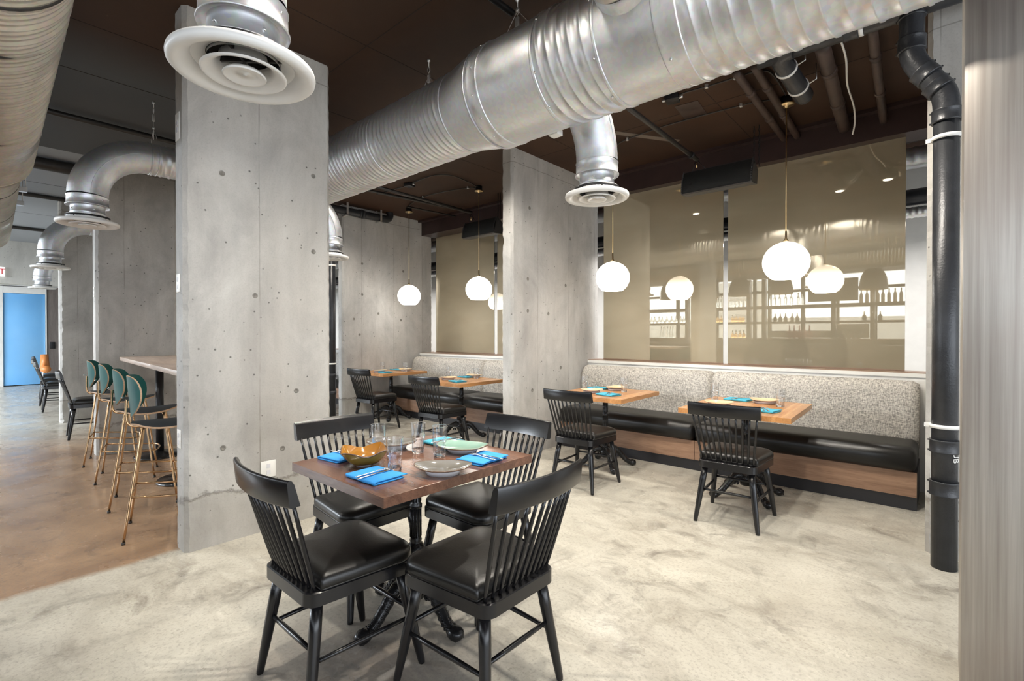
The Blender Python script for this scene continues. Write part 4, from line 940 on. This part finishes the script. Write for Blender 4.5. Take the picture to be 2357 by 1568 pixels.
DG(-1.785, 1.245, 'clear tumbler standing nearest, beside the knife on the front blue napkin')
DG(-1.985, 1.525, 'clear tumbler standing furthest back in the middle of the walnut table')
DG(-1.842, 1.545, 'clear tumbler in front of the seafoam plate on the walnut table')
def dish(name, label, cat, loc, rz, rx, ry, lift, mats, foot=.55, sq=2.6, up=(0, 0), group=None, depth=.02):
    """organic coupe: superellipse rim, raised ends"""
    t = thing(name, label, cat, loc, rz, group); n = 48; rows = [0, .18, .36, .5, .62, .74, .85, .94, 1.0]; top = []; bot = []
    def rim(a):
        c, s = cos(a), sin(a); q = (abs(c)**sq+abs(s)**sq)**(-1/sq); return q*c, q*s
    def hz(a, f): return depth*(f**2.6)+lift*(f**3)*(.5+.5*cos(2*a))*1.0+up[0]*max(0, cos(a))**3*f**3+up[1]*max(0, -cos(a))**3*f**3
    for f in rows:
        for k in range(n):
            a = 2*pi*k/n; x, y = rim(a); sc = f; top.append((x*rx*sc, y*ry*sc, .019+hz(a, f))); bot.append((x*rx*sc*1.0, y*ry*sc*1.0, .019+hz(a, f)-.004-.003*(1-f)))
    m = len(rows); F = [(i*n+k, i*n+(k+1) % n, (i+1)*n+(k+1) % n, (i+1)*n+k) for i in range(1, m-1) for k in range(n)]+[tuple(n+k for k in range(n))]
    g = G().add(top, F, 0); g.build('well', mats[0], t)
    G().add(bot, F, 0).build('underside', mats[1], t)
    last = (m-1)*n; G().tube([((Vector(top[last+k])+Vector(bot[last+k]))/2) for k in range(n)], .0026, 6, closed=True).build('rim', mats[2], t)
    G().lathe([(rx*foot*1.12, .019), (rx*foot*.97, 0), (rx*foot*.88, 0), (rx*foot*.86, .015)], 36, sy=ry/rx).build('foot_ring', M['porcelain'], t)
    return t
PL = dish('plate', 'grey organic coupe plate, nearest plate on the walnut table', 'plate', (-1.605, 1.365, Z), radians(42), .122, .094, .003, [M['plate_grey'], M['porcelain'], M['rim']], .58, 2.0, (.004, .008), 'plates', .016)
dish('plate', 'seafoam green plate with brown rim at the far side of the walnut table', 'plate', (-1.83, 1.685, Z), radians(20), .13, .10, .003, [M['plate_green'], M['porcelain'], M['rim']], .58, 2.5, (.004, .006), 'plates', .016)
dish('plate', 'grey plate with brown rim behind the amber bowl', 'plate', (-2.175, 1.50, Z), radians(35), .13, .10, .003, [M['plate_grey'], M['porcelain'], M['rim']], .58, 2.3, (.003, .006), 'plates', .015)
# amber square bowl with four drawn-up corners
t = thing('bowl', 'amber glazed bowl with four raised pointed corners on the walnut table', 'bowl', (-1.985, 1.22, Z), radians(20)); n = 64; rows = [.0, .2, .4, .55, .7, .82, .92, 1.0]; top = []; bot = []
for f in rows:
    for k in range(n):
        a = 2*pi*k/n; cr = cos(2*a)**2; rr = .120*(abs(cos(a))**1.3+abs(sin(a))**1.3)**(-1/1.3); z = .006+.050*f**1.6+.020*cr*f**4
        rr *= .30+.70*f if f > 0 else .30
        top.append((rr*cos(a), rr*sin(a), z+.004)); bot.append((rr*cos(a)*1.03, rr*sin(a)*1.03, z-.002))
m = len(rows); F = [(i*n+k, i*n+(k+1) % n, (i+1)*n+(k+1) % n, (i+1)*n+k) for i in range(0, m-1) for k in range(n)]+[tuple(k for k in range(n))]
G().add(top, F).build('inside', M['amber_in'], t); G().add(bot, F).build('outside', M['olive_out'], t)
G().tube([((Vector(top[(m-1)*n+k])+Vector(bot[(m-1)*n+k]))/2) for k in range(n)], .0032, 6, closed=True).build('rim', M['rim'], t)
G().lathe([(.036, .006), (.034, 0), (.028, 0)], 30).build('foot', M['porcelain'], t)
def make_napkin(label, loc, rz, mat, grp):
    t = thing('napkin', label, 'napkin', loc, rz, grp); g = G()
    # folded in three: s-shaped section extruded along y
    sec = [(-.078, .001), (.060, .001), (.066, .004), (.060, .007), (-.070, .007), (-.076, .0095), (-.070, .012), (.072, .0115), (.078, .0135), (.072, .0165), (-.080, .016), (-.086, .010), (-.084, .003)]
    m = 10; vs = []
    for i in range(m+1):
        y = -.10+.20*i/m; wv = .0015*sin(i*1.3)
        for x, z in sec: vs.append((x+wv+(.004 if z > .01 else 0)*cos(i), y, z+.0006*sin(i*2+x*40)*(z > .01)))
    n_ = len(sec); g.add(vs, [(i*n_+k, i*n_+(k+1) % n_, (i+1)*n_+(k+1) % n_, (i+1)*n_+k) for i in range(m) for k in range(n_)]+[tuple(range(n_)), tuple(m*n_+k for k in range(n_))]); g.build('folded_cloth', mat, t); return t
def make_fork(label, loc, rz):
    t = thing('fork', label, 'fork', loc, rz, 'forks'); g = G()
    P_ = [(-.095, .0085, .002), (-.09, .009, .002), (-.05, .005, .0025), (.0, .0035, .004), (.02, .004, .006), (.035, .010, .005), (.05, .0125, .003), (.055, .0125, .003)]
    vs = []
    for y, hw, z in P_: vs += [(-hw, y, z), (0, y, z+.0022), (hw, y, z), (0, y, z-.0012)]
    g.add(vs, [(i*4+k, i*4+(k+1) % 4, (i+1)*4+(k+1) % 4, (i+1)*4+k) for i in range(len(P_)-1) for k in range(4)]+[(0, 1, 2, 3)]); g.build('handle', M['steel'], t)
    for k in range(4): x = -.0105+.007*k; G().tube([(x, .052, .003), (x, .07, .002), (x*.95, .09, .005)], [.0022, .0019, .001], 6).build('tine', M['steel'], t)
    return t
def make_knife(label, loc, rz):
    t = thing('knife', label, 'knife', loc, rz, 'knives'); g = G(); P_ = [(-.11, .006, .0028), (-.10, .0075, .003), (-.02, .0055, .003), (-.005, .004, .0025)]
    vs = []
    for y, hw, z in P_: vs += [(-hw, y, z), (0, y, z+.003), (hw, y, z), (0, y, z-.002)]
    g.add(vs, [(i*4+k, i*4+(k+1) % 4, (i+1)*4+(k+1) % 4, (i+1)*4+k) for i in range(3) for k in range(4)]+[(0, 1, 2, 3)]); g.build('handle', M['steel'], t)
    G().prism([(-.004, -.006), (.004, -.006), (.009, .02), (.0095, .07), (.004, .10), (-.003, .105), (-.005, .05)], .002, .0032).build('blade', M['steel'], t); return t
places = [  # x, y, napkin angle, cutlery angle, where, material
    (-1.775, 1.15, 92, 3, 'at the near corner of the walnut table', 'napkin', 'front bright blue folded napkin near the corner of the walnut table', 'b'),
    (-2.17, 1.235, 8, -90, 'beside the amber bowl', 'napkin', 'bright blue folded napkin to the left of the amber bowl', 'b'),
    (-1.635, 1.64, 4, 88, 'at the right side of the walnut table', 'napkin', 'bright blue folded napkin at the right side of the walnut table', 'b'),
    (-2.03, 1.755, 90, 175, 'at the far side of the walnut table', 'napkin_teal', 'blue napkin lying behind the seafoam plate', 'b'),
    (-1.385, 4.66, 85, 160, 'by the banquette on the right oak table', 'napkin_teal', 'teal napkin nearest the banquette on the right oak table', 't'),
    (-1.04, 4.13, 80, 20, 'beside the chair on the right oak table', 'napkin_teal', 'teal napkin behind the chair rail on the right oak table', 't'),
    (-2.82, 4.63, 85, 160, 'by the banquette on the left oak table', 'napkin_teal', 'teal napkin nearest the banquette on the left oak table', 't'),
    (-2.45, 4.20, 80, 20, 'beside the chair on the left oak table', 'napkin_teal', 'teal napkin nearest the chair on the left oak table', 't'),
    (-4.93, 4.62, 85, 160, 'by the bench on the right far-booth table', 'napkin_teal', 'teal napkin nearest the bench on the right far-booth table', 't'),
    (-4.55, 4.12, 80, 20, 'beside the chair on the right far-booth table', 'napkin_teal', 'teal napkin nearest the chair on the right far-booth table', 't'),
    (-6.80, 4.80, 85, 160, 'by the bench on the left far-booth table', 'napkin_teal', 'teal napkin nearest the bench on the left far-booth table', 't'),
    (-6.45, 4.34, 80, 20, 'beside the chair on the left far-booth table', 'napkin_teal', 'teal napkin nearest the chair on the left far-booth table', 't')]
protoN = {}; pf = pk = None
for x, y, na, ca, wh, mt, lab, q in places:
    if mt not in protoN: protoN[mt] = make_napkin(lab, (x, y, Z), radians(na), M[mt], 'blue folded napkins')
    else: dup(protoN[mt], (x, y, Z), radians(na), lab, 'blue folded napkins')
    a = radians(ca); ox, oy = cos(a)*.011, sin(a)*.011; zc = Z+.0175
    if pf is None:
        pf = make_fork('steel fork '+wh, (x-ox, y-oy, zc), a-pi/2 if False else a); pk = make_knife('steel knife '+wh, (x+ox, y+oy, zc), a+.09)
    else: dup(pf, (x-ox, y-oy, zc), a, 'steel fork '+wh, 'forks'); dup(pk, (x+ox, y+oy, zc), a+.09, 'steel knife '+wh, 'knives')
pc = None
for x, y, l in ((-1.155, 4.60, 'cream plate nearest the banquette on the right oak table'), (-1.40, 4.19, 'cream plate behind the chair rail on the right oak table'), (-2.62, 4.62, 'cream plate nearest the banquette on the left oak table'), (-2.68, 4.25, 'cream plate nearest the chair on the left oak table'),
                (-4.86, 4.70, 'cream plate nearest the bench on the right far-booth table'), (-4.86, 4.22, 'cream plate nearest the chair on the right far-booth table'), (-6.52, 4.76, 'cream plate nearest the bench on the left far-booth table'), (-6.62, 4.34, 'cream plate nearest the chair on the left far-booth table')):
    if pc is None: pc = dish('plate', l, 'plate', (x, y, Z), .2, .115, .095, .004, [M['plate_cream'], M['porcelain'], M['plate_cream']], .7, 2.2, (.002, .004), 'plates', .016)
    else: dup(pc, (x, y, Z), random.random()*3, l, 'plates')
for x, y, l in ((-1.53, 4.47, 'tumbler at the left of the right oak table'), (-1.0, 4.46, 'tumbler at the right of the right oak table'), (-2.88, 4.43, 'tumbler at the left of the left oak table'), (-2.46, 4.52, 'tumbler at the right of the left oak table'),
                (-5.08, 4.42, 'tumbler at the left of the right far-booth table'), (-4.70, 4.58, 'tumbler at the right of the right far-booth table'), (-6.78, 4.50, 'tumbler at the left of the left far-booth table'), (-6.34, 4.62, 'tumbler at the right of the left far-booth table')):
    DG(x, y, l)
# ================================================================== SMALL WALL THINGS
def plate_(x, y, z, face, label, sx=.07, sz=.115, name='wall_plate'):
    t = thing(name, label, 'wall plate', (x, y, z))
    if face == 'x': G().box((0, -sx/2, -sz/2), (.006, sx/2, sz/2), bev=.002).build('cover', M['plate_white'], t)
    else: G().box((-sx/2, -.006, -sz/2), (sx/2, 0, sz/2), bev=.002).build('cover', M['plate_white'], t)
    g = G()
    for s in (-1, 1):
        c = Vector((.0075, 0, s*.022)) if face == 'x' else Vector((0, -.0075, s*.022)); g.box(c-Vector((.001, .012, .014)) if face == 'x' else c-Vector((.012, .001, .014)), c+Vector((.001, .012, .014)) if face == 'x' else c+Vector((.012, .001, .014)))
    g.build('socket_face', M['porcelain'], t)
plate_(-3.497, 1.40, .425, 'x', 'white socket plate low on the near column, behind the left front chair', .10, .115)
plate_(-3.60, .905, 1.68, 'y', 'white plate half way up the bright edge of the near column'); plate_(-3.60, .905, 2.66, 'y', 'white plate high on the bright edge of the near column', .08, .17); plate_(-3.60, .905, .70, 'y', 'white socket plate low on the bright edge of the near column')
plate_(-7.14, .985, 1.83, 'y', 'white switch plate on the edge of the aisle column behind the stools'); plate_(.03, 3.97, 1.5, 'y', 'pale plate on the right wall end beside the drain pipe', .03, .12)
t = thing('exit_sign', 'white EXIT sign with red letters at the left edge', 'exit sign', (-15.19, .45, 2.70)); 
G().box((0, -.17, -.10), (.04, .17, .10), bev=.008).build('sign_box', M['exit_face'], t)
text3d('EXIT', .17, (.042, 0.0, -.0), (radians(90), 0, radians(90)), M['red'], t, 'exit_letters')
# ================================================================== BAR BEHIND THE CAMERA (seen in the mirrors)
t = thing('back_bar', 'dark back bar with bottle shelves reflected in the mirrors', 'bar', (0, -3.72, 0))
for x0, x1 in ((-7.6, -5.95), (-5.35, .9)):
    G().box((x0, -.30, 0), (x1, .16, 1.20)).build('bar_front', M['dark_front'], t)
    G().box((x0-.02, -.32, 1.20), (x1+.02, .19, 1.245)).build('counter_top', M['sill_wood'], t)
    G().box((x0, -.12, 1.64), (x1, .12, 1.70)).build('shelf', M['dark_front'], t)
    G().box((x0, -.12, 2.05), (x1, .12, 2.14)).build('shelf', M['dark_front'], t)
for x in (-7.6, -6.0, -5.3, -4.2, -3.8, -2.14, -1.32, .85): G().box((x-.05, -.20, 1.245), (x+.05, -.04, 2.9)).build('shelf_post', M['dark_front'], t)
G().box((-2.72, -.16, 2.22), (-1.62, -.10, 2.80)).build('dark_board', M['black_metal'], t)
G().box((-2.05, -.2, 1.26), (-1.4, -.18, 1.62)).build('grey_back_panel', M['header'], t)
G().box((-3.7, -.2, 1.26), (-2.2, -.18, 1.45)).build('grey_back_panel', M['header'], t)
t = thing('bar_counter', 'dark front bar counter reflected low in the mirrors', 'bar'); G().box((-7.6, -2.75, 0), (.9, -2.65, 1.05)).build('front_panel', M['dark_front'], t); G().box((-7.65, -3.05, 1.05), (.95, -2.55, 1.10), bev=.005).build('top', M['dark_front'], t)
import math as _m
def mirX(px, Yv):
    r = (px-1178.5)/1120.7; th = radians(41.53); return Yv*(-sin(th)+cos(th)*r)/(cos(th)+sin(th)*r)
def make_bottle(name_mat, cap, prof, label, loc, grp):
    t = thing('bottle', label, 'bottle', loc, 0, grp); G().lathe([(0, 0)]+prof, 16).build('body', M[name_mat], t)
    zt = prof[-1][1]; G().lathe([(0, zt+.03), (.014, zt+.03), (.014, zt-.02), (0, zt-.02)], 10).build('stopper', M[cap], t); return t
pa = [(.036, 0), (.038, .01), (.038, .18), (.030, .215), (.014, .245), (.012, .30)]; pb = [(.034, 0), (.046, .02), (.046, .10), (.030, .13), (.013, .15), (.012, .19)]; pc_ = [(.032, 0), (.034, .01), (.031, .20), (.014, .25), (.013, .31)]
kinds = {}
rows = [(2.142, [1982, 1995, 2008, 2020, 2032, 2046, 2060, 2074], 'cream_bottle', 'black_metal', pa, 'cream bottle on the top bar shelf reflected at the right of the mirror', 'cream bottles on the top bar shelf'),
        (2.142, [1773, 1783, 1794, 1808, 1821, 1837, 1846], 'clear_bottle', 'black_metal', pa, 'clear bottle on the top bar shelf reflected below the nearest pendant', 'clear bottles on the top bar shelf'),
        (2.142, [1634, 1644, 1652, 1660, 1682, 1688, 1696, 1705, 1714], 'clear_bottle', 'brass', pc_, 'slim bottle on the top bar shelf reflected beside the mirror slot', 'slim bottles on the top bar shelf'),
        (1.702, [1771, 1784, 1796, 1808, 1823, 1835, 1850, 1989, 2008, 2026], 'green_bottle', 'steel', pb, 'squat bottle on the middle bar shelf reflected in the right mirror', 'squat bottles on the middle bar shelf'),
        (1.702, [1493, 1500, 1507, 1517, 1524, 1535, 1546, 1556, 1567, 1574], 'clear_bottle', 'steel', pb, 'short clear bottle on the middle bar shelf reflected in the left mirror', 'short bottles on the middle bar shelf'),
        (1.702, [1637, 1645, 1652, 1660, 1686, 1694, 1703, 1710], 'amber_glass', 'steel', pb, 'amber bottle on the middle bar shelf reflected around the mirror slot', 'amber bottles on the middle bar shelf'),
        (1.246, [1817, 1828, 1840, 1852, 1863], 'pink_bottle', 'red', pc_, 'rose coloured bottle on the bar reflected in the right mirror', 'rose bottles on the bar'),
        (1.246, [1933, 1943, 1954, 1965, 1976], 'green_bottle', 'black_metal', pa, 'dark bottle on the bar reflected in the right mirror', 'dark bottles on the bar'),
        (1.246, [1522, 1528, 1537, 1543, 1549], 'clear_bottle', 'black_metal', pc_, 'tall clear bottle on the bar reflected in the left mirror', 'tall clear bottles on the bar'),
        (1.246, [1686, 1694, 1703, 1712], 'amber_glass', 'black_metal', pb, 'amber bottle on the bar reflected beside the mirror slot', 'amber bottles on the bar')]
for z, xs, mt, cap, pr, lab, grp in rows:
    p = None
    for i, px in enumerate(xs):
        loc = (mirX(px, 14.93), -3.69, z)
        if p is None: p = make_bottle(mt, cap, pr, lab, loc, grp)
        else: dup(p, loc, 0, lab, grp)
pd = None
for px in (1541, 1632, 1702, 1797, 2010):
    x = mirX(px, 14.0); lab = 'dark dome pendant over the bar, reflected in the mirrors'
    if pd is None:
        pd = thing('dome_pendant', lab, 'pendant lamp', (x, -2.76, 2.39), 0, 'dome pendants over the bar')
        pts = [(.275*(1-(z/.56)**2.6)**.62 if z < .56 else 0, z) for z in [.56*i/16 for i in range(17)]]; pts[0] = (.272, 0)
        G().lathe(pts, 32).build('shade', M['dome'], pd); G().lathe([(.268, .0), (.262, .012), (.262, .03), (.0, .1)], 32).build('inner', M['brass'], pd)
        G().tube([(0, 0, .54), (0, 0, CEIL-2.39)], .006, 8).build('cord', M['black_metal'], pd)
    else: dup(pd, (x, -2.76, 2.39), 0, lab, 'dome pendants over the bar')
